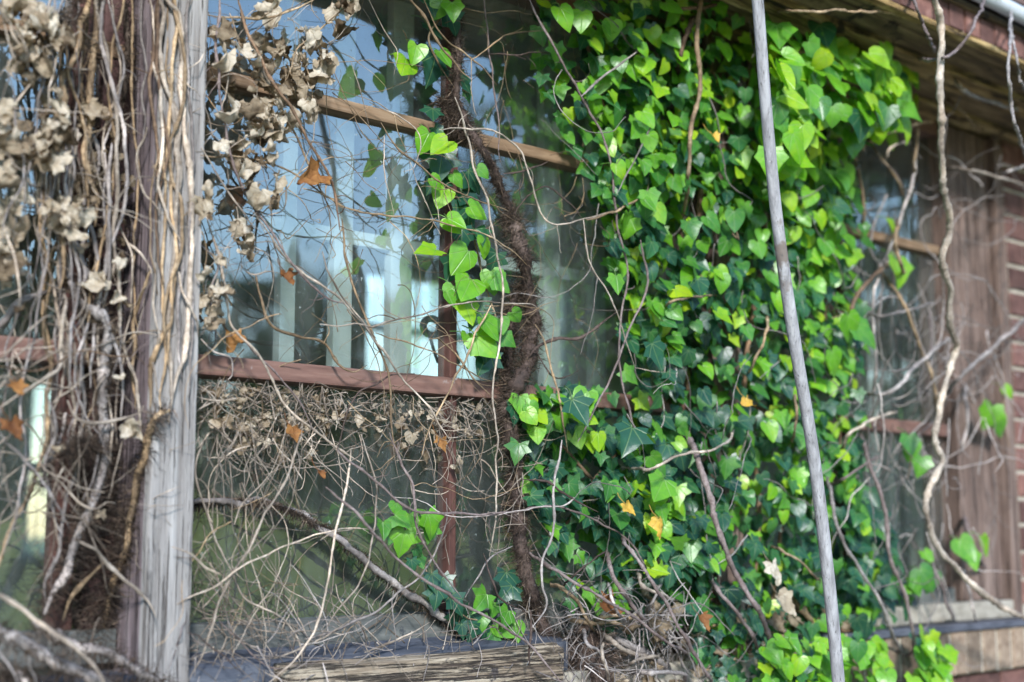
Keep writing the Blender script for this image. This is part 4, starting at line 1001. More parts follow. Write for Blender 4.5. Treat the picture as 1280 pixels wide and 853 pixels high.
twig('curved thin stem in front of the lower pane, left of the hairy root', [
    ('B3', [(150, -60), (170, 0), (205, 130), (200, 300), (150, 480), (60, 600), (0, 690)], 1.4, .12, 'pale', {'tend': 6}), ('B3', [(0, 330), (60, 300), (140, 290), (200, 310)], 1.1, .12, 'pale'), ('B3', [(270, 510), (265, 600), (280, 740)], 1.1, .11, 'grey')], group=LOW)
twig('bluish grey stalk zigzagging down right of the furry trunk', [
    ('B3', [(890, -40), (860, 150), (860, 290), (820, 400), (815, 500), (830, 580), (775, 650)], 2.1, .17, 'grey')], group=LOW)
twig('short dark twig standing upright on the rotten sill end', [('B3', [(765, 590), (775, 650), (770, 720), (770, 800)], 2.4, .17, 'dark', {'taper': 1.0})], group=LOW)
twig('dark stem bending to the stump at the foot of the furry trunk', [
    ('B3', [(600, 380), (640, 500), (670, 550), (760, 600)], 1.7, .15, 'dark'), ('B3', [(710, 355), (620, 400), (580, 460), (530, 540)], 1.6, .12, 'grey')], group=LOW)
twig('knobbly dark twig jutting right from the furry trunk over blue-green leaves', [('B3', [(745, 108), (830, 120), (930, 180), (1025, 222)], 2.0, .17, 'dark')], group=LOW)

# ---- mat of dry roots under the brown rail
mb = MB()
ZM = ZR0 - .004
tangle(mb, [(520, 505), (612, 508), (605, 560), (530, 550)], 44, d=(.012, .06), length=(.04, .14), r=(.0005, .0014), down=.5, curl=.5, zmax=ZM)
tangle(mb, [(245, 484), (430, 496), (400, 560), (300, 590), (245, 560)], 70, d=(.012, .06), length=(.05, .16), r=(.0005, .0016), down=.3, curl=.5, zmax=ZM)
tangle(mb, [(245, 484), (480, 500), (470, 560), (245, 560)], 40, d=(.02, .08), length=(.08, .26), r=(.0005, .0016), down=.9, curl=.25, zmax=ZM)
tangle(mb, [(470, 510), (680, 515), (660, 700), (600, 690), (490, 600)], 38, d=(.015, .09), length=(.06, .2), r=(.0005, .0015), down=.9, curl=.3, zmax=ZM)
tangle(mb, [(240, 560), (340, 560), (330, 760), (240, 800)], 22, d=(.02, .08), length=(.1, .3), r=(.0006, .0015), down=1.0, curl=.22, zmax=ZM)
tangle(mb, [(240, 500), (660, 520), (660, 740), (240, 780)], 60, d=(.02, .10), length=(.10, .34), r=(.0005, .0011), down=.9, curl=.2, zmax=ZM)
tangle(mb, [(240, 770), (700, 770), (700, 815), (240, 850)], 120, d=(.01, .10), length=(.03, .14), r=(.0005, .0013), down=.0, curl=.2, zmax=ZM)
tangle(mb, [(240, 740), (560, 770), (540, 800), (240, 830)], 40, d=(.01, .09), length=(.08, .2), r=(.0006, .0014), down=-.1, curl=.2, zmax=ZM)
for (x, y) in scatter([(240, 475), (612, 498), (608, 516), (240, 500)], 130):
    q = at(x, y, RNG.uniform(.034, .05)); q[2] = min(q[2], ZM); u = RNG.normal(size=3) * (1, .3, .4); u[2] = -abs(u[2]); u /= np.linalg.norm(u)
    Pq = resample(spline([q, q + u * .01 + RNG.normal(size=3) * (.004, .004, .001), q + u * .025 + RNG.normal(size=3) * (.008, .004, .003) - (0, 0, .006)], 3), .005)
    tube(mb, Pq, np.full(len(Pq), RNG.uniform(.0005, .0013)), 4)
tag(mb.build('dry_root_mat', 'pale'), 'matted curly dry roots hanging in the lower panes under the brown rail', 'roots', kind='stuff')
mb = MB()
for poly, n in (([(245, 480), (610, 502), (600, 545), (260, 530)], 95), ([(270, 520), (400, 530), (390, 580), (300, 575)], 26), ([(480, 510), (600, 510), (590, 600), (500, 560)], 20)):
    for (x, y) in scatter(poly, n):
        n_, t_ = leaf_dirs(RNG, .2, .7)
        put_leaf(mb, at(x, y, RNG.uniform(.012, .05)), RNG.uniform(.012, .026), n_, t_, RNG.uniform(.2, .9), 'soft', dead=True)
tag(mb.build('leaf_litter', 'dry'), 'crumpled pale leaf scraps caught in the root mat under the rail', 'leaves', kind='stuff')

# ---- single dry leaves that catch the eye
LV = 'stray dry leaves'
def stray(x, y, d, s, label, mat='rust', n=(0, -1, .3), t=(.2, -.2, -1), tone=.6, seed=1):
    mb = MB(); rg = np.random.default_rng(seed)
    put_leaf(mb, at(x, y, d), s, n, t, tone, 'lobed' if mat == 'rust' else 'soft', dead=True, rng=rg, curl=.42)
    q = at(x, y, d); Ps = resample(spline([q, q + np.array((-.006, .01, .012)), q + np.array((-.004, .02, .026))], 4), .004); tube(mb, Ps, np.full(len(Ps), .0007), 5, tone * .6)
    tag(mb.build('dry_leaf', mat), label, 'leaf', LV)
stray(398, 218, .12, .056, 'orange-brown lobed dead leaf stuck on a twig in the upper pane', t=(-.9, -.1, -.5), tone=.55, seed=4)
stray(357, 340, .11, .030, 'small rusty leaf dangling in the pane above the brown rail', t=(.2, -.1, -1), tone=.35, seed=6)
stray(288, 417, .07, .034, 'bright orange scrap of leaf resting just above the brown rail', t=(0, -.1, -1), tone=.75, seed=9)
stray(366, 535, .08, .030, 'orange curled leaf hanging in the root mat below the rail', t=(.05, -.1, -1), tone=.6, seed=12)
stray(400, 590, .10, .018, 'tiny orange-red leaf bud on the twigs over the lower pane', t=(.1, -.1, -1), tone=.4, seed=14)
stray(22, 478, .10, .026, 'orange leaf scrap under the left rail at the picture edge', t=(.1, -.1, -1), tone=.6, seed=16)
stray(12, 525, .12, .034, 'dark rusty leaf hanging at the far left below the rail', t=(.4, -.1, -1), tone=.25, seed=18)
stray(551, 548, .07, .030, 'ochre dead leaf in the root mat near the red mullion', t=(0, -.1, -1), tone=.65, seed=19)
stray(823, 648, .22, .042, 'golden yellow leaf glowing among the dark ivy', 'yellow', (0, -1, .4), (.1, -.2, -1), .55, 3)
stray(782, 630, .19, .030, 'yellow ivy leaf left of the golden one', 'yellow', (0, -1, .4), (.4, -.2, -1), .5, 5)
stray(890, 168, .24, .028, 'small yellow leaf high in the ivy left of the pole', 'yellow', (0, -1, .4), (.2, -.2, -1), .6, 7)
stray(932, 498, .24, .032, 'yellow-orange leaf tucked in the ivy beside the pole', 'yellow', (0, -1, .3), (.3, -.2, -1), .45, 8)
stray(965, 705, .22, .050, 'large pale pinkish dead leaf near the foot of the ivy', 'dry', (0, -1, .4), (.2, -.2, -1), .9, 10)
stray(975, 745, .24, .055, 'curled tan dead leaf at the foot of the ivy left of the pole', 'dry', (0, -1, .3), (.6, -.2, -1), .6, 11)
stray(875, 770, .22, .036, 'orange-brown leaf in the shade at the ivy foot', 'rust', (0, -1, .3), (.2, -.2, -1), .45, 13)
stray(752, 752, .16, .05, 'brown dead leaf under the dark ivy beside the stump', 'rust', (0, -1, .5), (.8, -.2, -.5), .3, 15)

# ---- the hairy root slanting across the lower pane
hr = creeper('hairy_root', 'brown hairy root running diagonally across the lower pane to the sill', 'root', [
    ('A3', [(670, 195), (760, 185), (870, 192), (1000, 200), (1100, 240), (1190, 285), (1270, 340), (1370, 425), (1480, 510), (1580, 575), (1660, 645), (1740, 700)], 3.4, .045, 'grey', {'taper': 1.4, 'wob': 2})])
mb = MB(); fur(mb, path3(px('A3', [(670, 195), (870, 192), (1000, 200), (1100, 240), (1190, 285), (1270, 340), (1370, 425), (1480, 510), (1580, 575), (1660, 645), (1740, 700)]), .045), 4600, (.004, .016), .0005, down=.7, spread=.003)
o = mb.build('root_hair', 'fur', hr); tag(o, kind='stuff')

# ---- the furry trunk in the middle with its green sprig
tr = creeper('climbing_ivy', 'furry dark ivy trunk rising before the main window with a sprig of green leaves', 'ivy', [
    ('B1', [(512, -80), (512, 0), (505, 120), (510, 240), (500, 350), (540, 450), (600, 540), (650, 640), (690, 760), (715, 850)], 4.2, .06, 'dark', {'taper': 1.3, 'wob': 2}),
    ('B2', [(690, -40), (712, 10), (742, 130), (762, 220), (782, 300), (790, 370), (770, 450), (735, 560), (705, 650), (695, 760), (700, 850), (715, 980), (730, 1130), (755, 1270), (790, 1400), (830, 1510), (860, 1590)], 8.0, .06, 'dark', {'taper': 1.15, 'wob': 2.6}),
    ('B2', [(735, 230), (700, 330), (705, 400), (690, 500), (685, 620), (690, 750)], 4.5, .05, 'dark'),
    ('B1', [(440, 370), (470, 440), (520, 470), (560, 520)], 3.5, .055, 'brown'),
    ('B1', [(480, -40), (440, 60), (400, 130), (430, 220), (500, 330)], 1.4, .07, 'tan'),
    ('B2', [(560, 0), (600, 200), (640, 330), (680, 470)], 1.3, .07, 'tan')])
TPq = t_paths[tr.name]
mb = MB()
fur(mb, TPq[0], 3400, (.006, .024), .00055, spread=.006, bias=(-.6, .3, 0))
for a0 in range(0, len(TPq[1]) - 4, 3):              # rootlets in patches on the wall side, bare bark between
    fur(mb, TPq[1][a0:a0 + 4], int(RNG.choice((60, 140, 240, 340))), (.006, .032), .0006, spread=.014, bias=(-.8, .4, 0))
fur(mb, TPq[2], 2400, (.006, .026), .00055, spread=.010); fur(mb, TPq[3], 2200, (.006, .03), .00055, spread=.008)
tag(mb.build('root_hair', 'fur', tr), kind='stuff')
def leaf_part(t, x, y, d, s_px, tone, kind, tip=None, n=None, rng=RNG, name='leaf'):
    mb = MB(); p = at(x, y, d); n0, t0 = leaf_dirs(rng, .25, .25)
    put_leaf(mb, p, s_px * pxm(p), n if n is not None else n0, tip if tip is not None else t0, tone, kind, rng=rng, petiole=p + np.array((rng.uniform(-.02, .02), .03, rng.uniform(-.005, .03))))
    return mb.build(name, 'ivy', t)
for (tile, L) in (('B1', ((315, 215, 38, .82, 'heart'), (355, 168, 28, .76, 'heart'), (425, 205, 46, .16, 'lobed'), (440, 190, 26, .62, 'heart'), (470, 50, 34, .2, 'lobed'), (450, 0, 30, .62, 'heart'), (485, 10, 28, .7, 'soft'), (395, 90, 30, .12, 'lobed'),
        (400, 490, 32, .72, 'heart'), (470, 520, 33, .86, 'heart'), (450, 560, 46, .14, 'lobed'), (545, 630, 38, .2, 'lobed'), (490, 640, 22, .66, 'heart'), (460, 695, 32, .82, 'heart'), (410, 655, 22, .72, 'heart'), (515, 700, 36, .14, 'lobed'), (550, 760, 30, .74, 'heart'),
        (545, 770, 40, .2, 'lobed'), (470, 805, 27, .74, 'heart'), (580, 620, 20, .6, 'heart'), (415, 400, 26, .2, 'lobed'), (510, 270, 34, .2, 'lobed'), (420, 470, 20, .3, 'soft'), (535, 330, 20, .35, 'soft'), (400, -10, 30, .25, 'lobed'), (440, 640, 34, .12, 'lobed'))),
      ('B2', ((470, -20, 26, .8, 'heart'), (605, 55, 28, .76, 'heart'), (545, 100, 40, .7, 'heart'), (500, 130, 36, .14, 'lobed'), (555, 205, 42, .7, 'heart'), (525, 265, 44, .86, 'soft'), (492, 230, 26, .7, 'heart'), (468, 255, 20, .62, 'heart'), (628, 175, 32, .7, 'heart'),
        (640, 200, 28, .6, 'soft'), (580, 280, 40, .2, 'lobed'), (600, 350, 36, .68, 'heart'), (575, 415, 42, .76, 'soft'), (540, 405, 22, .7, 'heart'), (620, 470, 38, .18, 'lobed'), (660, 350, 24, .6, 'heart'), (672, 410, 24, .55, 'soft'), (630, 370, 32, .5, 'lobed'), (705, 325, 20, .6, 'heart'), (520, 20, 34, .18, 'lobed'), (570, 20, 30, .3, 'lobed'), (650, 110, 30, .2, 'lobed'), (600, 430, 34, .16, 'lobed')))):
    ox, oy, k = TILE[tile]
    for (x, y, s, tone, kind) in L:
        leaf_part(tr, ox + k * x, oy + k * y, RNG.uniform(.075, .115) if tone > .5 else RNG.uniform(.05, .08), s * 1.0, tone, kind)
p = at(421 + 54, 280 + 29, .11); mb = MB(); put_leaf(mb, at(545, 312, .12), 36 * pxm(p), (-.2, -.7, .9), (-1, -.2, .1), .84, 'soft'); mb.build('leaf', 'ivy', tr)

sp1 = empty('ivy_sprig', at(525, 725, .03), 'small fresh green ivy sprig on twigs in front of the lower pane', 'ivy')
mb = MB(); P = path3([(540, 740), (525, 690), (505, 660), (495, 640)], .07); tube(mb, P, np.full(len(P), .0012), 5); P = path3([(512, 672), (530, 655), (538, 650)], .08); tube(mb, P, np.full(len(P), .001), 5); mb.build('stem', 'tan', sp1)
ox, oy, k = TILE['B3']
for (x, y, s, tone, kind) in ((230, 265, 24, .55, 'soft'), (275, 240, 26, .58, 'lobed'), (280, 195, 20, .62, 'heart'), (330, 235, 32, .66, 'lobed'), (312, 295, 36, .70, 'lobed'), (395, 232, 36, .68, 'lobed'), (408, 270, 28, .6, 'lobed'), (350, 360, 16, .4, 'soft'), (362, 392, 18, .5, 'soft'), (275, 290, 22, .5, 'soft'), (335, 402, 18, .25, 'lobed')):
    leaf_part(sp1, ox + k * x, oy + k * y, RNG.uniform(.08, .105), s, tone, kind)
sp2 = empty('ivy_sprig', at(590, 790, .03), 'low creeping ivy sprig on the sill at the foot of the furry trunk', 'ivy')
mb = MB(); P = path3([(535, 700), (548, 740), (580, 770), (620, 785), (660, 795)], .06); tube(mb, P, np.full(len(P), .0014), 5); mb.build('stem', 'tan', sp2)
for (x, y, s, tone, kind) in ((430, 510, 28, .2, 'lobed'), (410, 455, 24, .2, 'lobed'), (450, 470, 24, .18, 'lobed'), (478, 540, 30, .2, 'lobed'), (512, 585, 36, .16, 'lobed'), (548, 600, 30, .2, 'lobed'), (612, 530, 32, .6, 'lobed'), (640, 560, 24, .55, 'soft'), (590, 610, 24, .58, 'soft'), (650, 640, 28, .66, 'heart'), (692, 590, 28, .58, 'soft'), (716, 635, 26, .68, 'heart'), (630, 660, 26, .5, 'lobed'), (560, 640, 26, .14, 'lobed'), (600, 650, 22, .2, 'lobed'), (520, 640, 20, .14, 'lobed'), (685, 450, 34, .16, 'lobed'), (705, 500, 30, .18, 'lobed')):
    leaf_part(sp2, ox + k * x, oy + k * y, RNG.uniform(.05, .09), s, tone, kind)
# ------------------------------------------------------------------ ivy masses
def ivy_leaves(mb, polys, rng, up=.45):
    """polys: (polygon, count, (dmin,dmax), (size min,max in m), tone function(x,y,rng), kinds)"""
    for poly, n, dr, sz, tone, kinds in polys:
        for (x, y) in scatter(poly, n, rng):
            d = rng.uniform(*dr); n_, t_ = leaf_dirs(rng, up, .42)
            put_leaf(mb, at(x, y, d), rng.uniform(*sz), n_, t_, float(np.clip(tone(x, y, rng, (d - dr[0]) / (dr[1] - dr[0])), 0, 1)), kinds[rng.integers(0, len(kinds))], rng=rng)

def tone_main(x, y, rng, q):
    """bright leaf tones are likelier outside and higher up, dark ones inside and low down"""
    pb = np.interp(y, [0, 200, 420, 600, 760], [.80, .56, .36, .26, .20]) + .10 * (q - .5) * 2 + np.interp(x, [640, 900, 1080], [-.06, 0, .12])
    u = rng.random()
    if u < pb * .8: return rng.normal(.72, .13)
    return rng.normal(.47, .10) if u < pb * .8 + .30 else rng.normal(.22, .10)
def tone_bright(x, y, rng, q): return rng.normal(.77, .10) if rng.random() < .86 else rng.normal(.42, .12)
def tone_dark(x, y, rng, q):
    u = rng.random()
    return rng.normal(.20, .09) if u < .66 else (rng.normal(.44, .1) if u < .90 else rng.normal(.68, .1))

def stems_in(root, lines, mat='tan', d=.06):
    for pts, r, dd in lines:
        mb = MB(); stem_mb(mb, pts, r, dd); mb.build('stem', mat, root)

ivy = empty('ivy_curtain', at(905, 800, .06), 'thick curtain of heart shaped ivy leaves covering the middle post', 'ivy')
stems_in(ivy, [([(880, -20), (890, 150), (870, 300), (900, 450), (890, 600), (905, 790)], 4, .07), ([(940, -20), (935, 140), (955, 300), (930, 480), (950, 640), (930, 800)], 3.5, .08),
    ([(800, -20), (815, 120), (850, 260), (850, 400), (870, 560), (890, 780)], 3, .05), ([(1010, 40), (1000, 200), (985, 330), (1000, 500), (980, 640), (960, 800)], 3, .05),
    ([(720, 0), (750, 120), (790, 220), (820, 360)], 2, .05), ([(690, 690), (730, 620), (780, 560), (840, 540)], 2.2, .05), ([(870, 770), (810, 690), (740, 600), (690, 540)], 2.4, .06), ([(1050, 300), (1030, 420), (1050, 560), (1000, 720)], 2, .05)], 'brown')
mb = MB(); rg = np.random.default_rng(21)
CURT = [(745, 0), (960, 0), (1000, 40), (1070, 150), (1060, 260), (1070, 380), (1060, 520), (1085, 640), (1085, 740), (1000, 790), (900, 790), (800, 720), (750, 660), (770, 560), (800, 480), (785, 400), (765, 280), (755, 180), (730, 90)]
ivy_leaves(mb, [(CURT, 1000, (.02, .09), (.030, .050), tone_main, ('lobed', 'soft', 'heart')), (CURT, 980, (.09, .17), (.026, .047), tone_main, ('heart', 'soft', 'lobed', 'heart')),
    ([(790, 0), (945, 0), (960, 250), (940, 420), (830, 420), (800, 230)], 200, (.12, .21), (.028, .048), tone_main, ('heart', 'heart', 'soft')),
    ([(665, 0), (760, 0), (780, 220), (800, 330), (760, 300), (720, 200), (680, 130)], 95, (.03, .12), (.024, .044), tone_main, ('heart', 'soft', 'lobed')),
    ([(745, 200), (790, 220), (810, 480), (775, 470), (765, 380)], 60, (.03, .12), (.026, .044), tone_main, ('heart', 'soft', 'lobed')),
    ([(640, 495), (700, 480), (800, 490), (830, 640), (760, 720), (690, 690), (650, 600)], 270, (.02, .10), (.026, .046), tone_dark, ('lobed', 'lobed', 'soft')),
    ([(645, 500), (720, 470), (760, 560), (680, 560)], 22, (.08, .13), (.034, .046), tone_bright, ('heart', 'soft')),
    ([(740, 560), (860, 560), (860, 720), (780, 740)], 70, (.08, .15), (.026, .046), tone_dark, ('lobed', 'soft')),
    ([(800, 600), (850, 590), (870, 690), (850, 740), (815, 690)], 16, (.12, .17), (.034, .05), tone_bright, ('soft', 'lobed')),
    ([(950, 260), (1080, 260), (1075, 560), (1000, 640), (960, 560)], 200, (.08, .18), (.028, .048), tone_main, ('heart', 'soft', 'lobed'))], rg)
mb.build('foliage', 'ivy', ivy)
for k, (x, y, s, tn, kd) in enumerate(((868, 345, 40, .72, 'heart'), (905, 55, 28, .74, 'heart'), (815, 430, 36, .24, 'lobed'), (790, 535, 44, .2, 'lobed'), (900, 345, 24, .66, 'heart'), (715, 500, 40, .2, 'lobed'), (735, 490, 32, .7, 'heart'), (770, 205, 24, .8, 'heart'), (830, 600, 40, .68, 'soft'), (770, 345, 26, .66, 'soft'), (700, 10, 34, .74, 'heart'), (728, 15, 30, .74, 'heart'))):
    leaf_part(ivy, x, y, .19, s, tn, kd, rng=rg)

clump = empty('ivy_clump', at(1090, 200, .25), 'bright yellow-green ivy bunch with large leaves pushing out under the eave', 'ivy')
stems_in(clump, [([(960, 60), (1020, 70), (1090, 110), (1130, 150)], 2.2, (.15, .30)), ([(1000, 160), (1050, 130), (1110, 120)], 1.8, (.15, .3)), ([(960, 20), (1040, 110), (1080, 190)], 2, (.12, .26))])
mb = MB()
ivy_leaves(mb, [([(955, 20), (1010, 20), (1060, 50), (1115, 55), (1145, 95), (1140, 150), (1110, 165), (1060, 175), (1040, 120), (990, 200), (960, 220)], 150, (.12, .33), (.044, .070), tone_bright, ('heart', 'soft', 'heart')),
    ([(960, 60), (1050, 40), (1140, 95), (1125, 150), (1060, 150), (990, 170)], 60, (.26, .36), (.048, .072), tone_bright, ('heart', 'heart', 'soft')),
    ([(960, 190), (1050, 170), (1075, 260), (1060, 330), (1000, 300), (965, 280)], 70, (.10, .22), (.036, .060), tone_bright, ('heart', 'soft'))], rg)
mb.build('foliage', 'ivy', clump)

base = empty('ground_ivy', at(930, 850, .15), 'small dark blue-green ivy leaves carpeting the foot of the wall left of the pole', 'ivy')
stems_in(base, [([(860, 800), (900, 780), (960, 790), (1010, 800)], 1.8, .12), ([(880, 840), (940, 820), (1000, 830)], 1.8, .14)])
mb = MB()
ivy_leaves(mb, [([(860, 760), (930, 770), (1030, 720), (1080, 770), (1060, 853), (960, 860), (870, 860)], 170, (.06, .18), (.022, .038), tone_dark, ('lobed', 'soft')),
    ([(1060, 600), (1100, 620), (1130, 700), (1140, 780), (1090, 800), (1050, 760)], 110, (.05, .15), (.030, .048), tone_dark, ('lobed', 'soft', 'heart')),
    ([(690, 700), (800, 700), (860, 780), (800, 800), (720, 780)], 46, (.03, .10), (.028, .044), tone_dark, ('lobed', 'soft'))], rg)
mb.build('foliage', 'ivy', base)
for lab, poly, n, st in (('fresh light green ivy bunch at the bottom edge in front of the pole foot', [(945, 815), (985, 790), (1030, 800), (1110, 795), (1110, 870), (940, 870)], 120, [(960, 860), (1000, 830), (1040, 820)]),
                     ('light green ivy bunch spilling over the slate beside the bricks', [(1140, 775), (1165, 780), (1190, 810), (1180, 870), (1120, 870), (1150, 830)], 62, [(1150, 870), (1160, 830), (1160, 790)])):
    b = empty('ivy_bunch', at(*poly[-1], .2), lab, 'ivy'); stems_in(b, [(st, 1.6, .18)])
    mb = MB(); ivy_leaves(mb, [(poly, n, (.15, .27), (.030, .052), tone_bright, ('heart', 'soft'))], rg, up=.7); mb.build('foliage', 'ivy', b)

# small lone shoots on the right
def shoot(label, leaves, st, d=.2):
    t = empty('ivy_shoot', at(*st[0], d), label, 'ivy')
    mb = MB(); P = path3(st, d); tube(mb, P, np.full(len(P), .0016), 5); mb.build('stem', 'tan', t)
    for x, y, s, tone, kind in leaves: leaf_part(t, x, y, d + RNG.uniform(0, .03), s, tone, kind, rng=rg)
shoot('two green leaves hanging by the wavy vine below the dark panes', [(1140, 550, 30, .62, 'heart'), (1152, 572, 28, .60, 'soft'), (1136, 545, 26, .5, 'soft')], [(1135, 600), (1140, 565), (1145, 540)])
shoot('lone bright leaf pair against the brown jamb boards at the right edge', [(1240, 508, 34, .68, 'soft'), (1250, 525, 26, .6, 'heart'), (1255, 485, 18, .8, 'heart')], [(1262, 560), (1252, 515), (1262, 480)], .12)
shoot('small green leaves low in front of the right jamb', [(1200, 675, 34, .64, 'heart'), (1212, 690, 26, .72, 'soft'), (1228, 672, 26, .78, 'heart')], [(1215, 740), (1210, 690), (1228, 668)], .14)
shoot('green sprig standing on the pale sill under the right window', [(1150, 712, 34, .5, 'heart'), (1165, 715, 30, .4, 'heart'), (1155, 690, 20, .7, 'soft'), (1145, 725, 22, .6, 'soft')], [(1168, 750), (1158, 715), (1155, 690)], .12)
shoot('olive leaf dangling in front of the right window', [(1120, 325, 40, .8, 'soft'), (1112, 275, 18, .85, 'heart')], [(1110, 270), (1116, 300), (1120, 325)], .14)
shoot('large bright leaf pair at the right edge of the ivy beside the dark panes', [(1068, 405, 44, .58, 'soft'), (1060, 395, 38, .66, 'heart'), (1040, 440, 36, .7, 'heart')], [(1040, 400), (1052, 395), (1066, 400)], .2)

# ------------------------------------------------------------------ bare stems over the ivy and on the right
def bury(d):
    """a stem comes out of the foliage at one end and sinks back into it at the other"""
    return d if isinstance(d, tuple) else tuple(max(.02, d * k) for k in (.3, .85, 1, 1.02, .97, 1, .9, .45))
OV = 'bare stems over the ivy'
def vine(label, stems, group=OV):
    stems = [(q[0], q[1], q[2] * .92, bury(q[3])) + tuple(q[4:]) for q in stems]
    return creeper('bare_vine', label, 'vine', stems, group)
vine('brown vine hanging down through the top of the ivy', [('C1', [(135, -40), (130, 20), (118, 130), (130, 310), (95, 450), (90, 600), (65, 780)], 3.4, .24, 'tan'), ('C1', [(112, 50), (70, 150), (52, 240)], 4.0, .22, 'brown'), ('C1', [(-20, 40), (130, 30), (230, 5)], 2.6, .2, 'brown')])
vine('thick purplish stem slanting from the ivy middle to the bottom', [('C3', [(70, -60), (105, 0), (150, 130), (200, 300), (250, 430), (320, 550), (380, 680), (415, 850)], 4.3, .25, 'purple')])
vine('pale curved twig crossing the ivy toward the purplish stem', [('C3', [(-150, 60), (-60, 65), (0, 45), (80, 12), (170, 0), (230, -40), (248, -80)], 2.0, .25, 'pale')])
vine('thin tan twig hanging in the ivy left of the pole', [('C2', [(240, 0), (270, 60), (230, 10)], 1.2, .22, 'tan'), ('C2', [(375, 310), (360, 400), (330, 470), (295, 550)], 2.2, .24, 'tan'), ('C2', [(465, 590), (470, 690), (455, 780)], 2.2, .24, 'tan'), ('C2', [(-10, 300), (60, 270), (190, 250)], 1.8, .23, 'tan')])
vine('grey thin vertical vine at the foot of the ivy beside the purplish stem', [('C3', [(140, 430), (230, 540), (310, 650), (340, 720)], 3.0, .2, 'purple'), ('C3', [(375, 340), (450, 370), (520, 430), (560, 470)], 1.8, .22, 'tan')])
vine('wavy pale vine hanging free in front of the right window and jamb', [('C1', [(955, -40), (962, 10), (985, 100), (983, 300), (985, 420), (985, 560), (1000, 700), (1018, 810), (990, 930), (1020, 1035), (1015, 1145), (1042, 1240), (1000, 1355), (982, 1450), (965, 1550), (975, 1600), (985, 1650), (940, 1750), (940, 1860), (990, 1970), (1070, 2050), (1160, 2130), (1290, 2200), (1400, 2260)], 4.3, (.62, .56, .45, .36, .33, .32, .32), 'pale', {'taper': .95})])
vine('grey branch rising right from the wavy vine toward the picture edge', [('C2', [(1000, 610), (1060, 540), (1180, 430), (1290, 335)], 3.0, .26, 'grey')])
vine('thin hanging vine at the top right corner below the gutter', [('C1', [(1240, -40), (1230, 150), (1230, 330), (1250, 450), (1290, 560)], 2.6, .66, 'grey'), ('C1', [(1225, 60), (1260, 250), (1290, 330)], 2.0, .65, 'grey')])
vine('reddish grey shoot looping under the brick edging', [('C1', [(880, -30), (890, 10), (930, 110), (965, 190)], 2.4, .60, 'purple'), ('C1', [(1140, -30), (1130, 20), (1090, 110), (1030, 190), (975, 212), (900, 215)], 2.4, .60, 'purple')])
vine('grey arching stem crossing the brown corner below the eave', [('C1', [(985, 240), (1080, 330), (1180, 370), (1290, 397)], 2.7, .30, 'grey'), ('C1', [(1000, 340), (1060, 400), (1125, 470)], 1.9, .2, 'tan')])
vine('pale twigs crossing level over the jamb boards', [('C1', [(1005, 600), (1100, 605), (1190, 630), (1290, 662)], 2.2, .28, 'pale'), ('C1', [(1190, 625), (1290, 585)], 2.0, .28, 'grey')])
vine('long tan tendril stretched level along the soffit', [('C1', [(370, 42), (500, 40), (720, 40), (870, 52), (960, 95)], 1.7, .42, 'tan')])
vine('fork of grey stems bending across the dark right panes', [('C2', [(690, 600), (800, 600), (880, 520), (960, 450), (1015, 405)], 3.0, .22, 'grey'), ('C2', [(710, 320), (820, 320), (960, 280)], 2.2, .2, 'grey'), ('C2', [(620, 835), (670, 740), (760, 690), (830, 670)], 2.4, .2, 'pale')])
vine('brown stem leaning over the right window from the ivy edge', [('C2', [(800, 140), (720, 210), (670, 290), (660, 380)], 3.2, .2, 'brown'), ('C2', [(775, 170), (860, 300), (910, 430), (960, 560), (972, 720)], 2.8, .2, 'tan'), ('C2', [(835, -20), (825, 80), (860, 200)], 3.0, .2, 'tan')])
vine('slender stems standing along the right edge of the ivy', [('C1', [(900, 440), (885, 640), (830, 810), (745, 1050), (755, 1250), (740, 1480)], 2.5, .14, 'grey'), ('C1', [(640, 440), (680, 560), (710, 700), (705, 860)], 2.4, .16, 'tan'), ('C1', [(870, 360), (900, 480), (880, 640)], 2.4, .16, 'tan'),
    ('C1', [(690, 540), (760, 490), (870, 450), (960, 430)], 1.8, .2, 'tan'), ('C1', [(780, 580), (810, 520), (880, 505)], 2.0, .18, 'pale'), ('C1', [(720, 480), (770, 560), (830, 640), (850, 700)], 2.2, .16, 'tan')])
vine('two purplish stems meeting in a hook beside the bricks at the lower right', [('C3', [(700, -60), (715, 0), (760, 130), (795, 260), (800, 370), (850, 500), (880, 620), (885, 710), (850, 745)], 3.1, .22, 'purple'), ('C3', [(570, 60), (590, 150), (620, 280), (680, 400), (750, 500), (800, 620), (850, 745)], 2.7, .22, 'grey'), ('C3', [(590, 130), (680, 70), (760, 20)], 2.0, .2, 'purple')])
vine('old brown stems running level over the foot of the ivy right of the pole', [('C3', [(330, 600), (440, 560), (540, 600), (620, 630), (760, 660), (820, 690)], 4.0, .12, 'brown'), ('C3', [(440, 490), (520, 600), (560, 640)], 5, .14, 'tan'), ('C3', [(140, 440), (200, 500), (250, 540)], 6, .12, 'purple')])
vine('dark twigs hanging in front of the lower right jamb', [('C3', [(1060, 230), (1100, 340), (1140, 420)], 3.2, .12, 'purple'), ('C3', [(940, 360), (990, 500), (1030, 600)], 2.2, .16, 'purple'), ('C3', [(1060, 420), (1090, 520), (1110, 620)], 1.8, .16, 'grey'), ('C2', [(1070, 560), (1075, 720), (1050, 820)], 2.4, .12, 'grey'), ('C2', [(940, 300), (950, 420), (930, 640)], 2, .14, 'purple')])
mb = MB()
tangle(mb, [(1070, 160), (1180, 160), (1190, 520), (1180, 730), (1090, 700), (1070, 500)], 80, d=(.03, .2), length=(.14, .5), r=(.0012, .0026), down=.5, curl=.25)
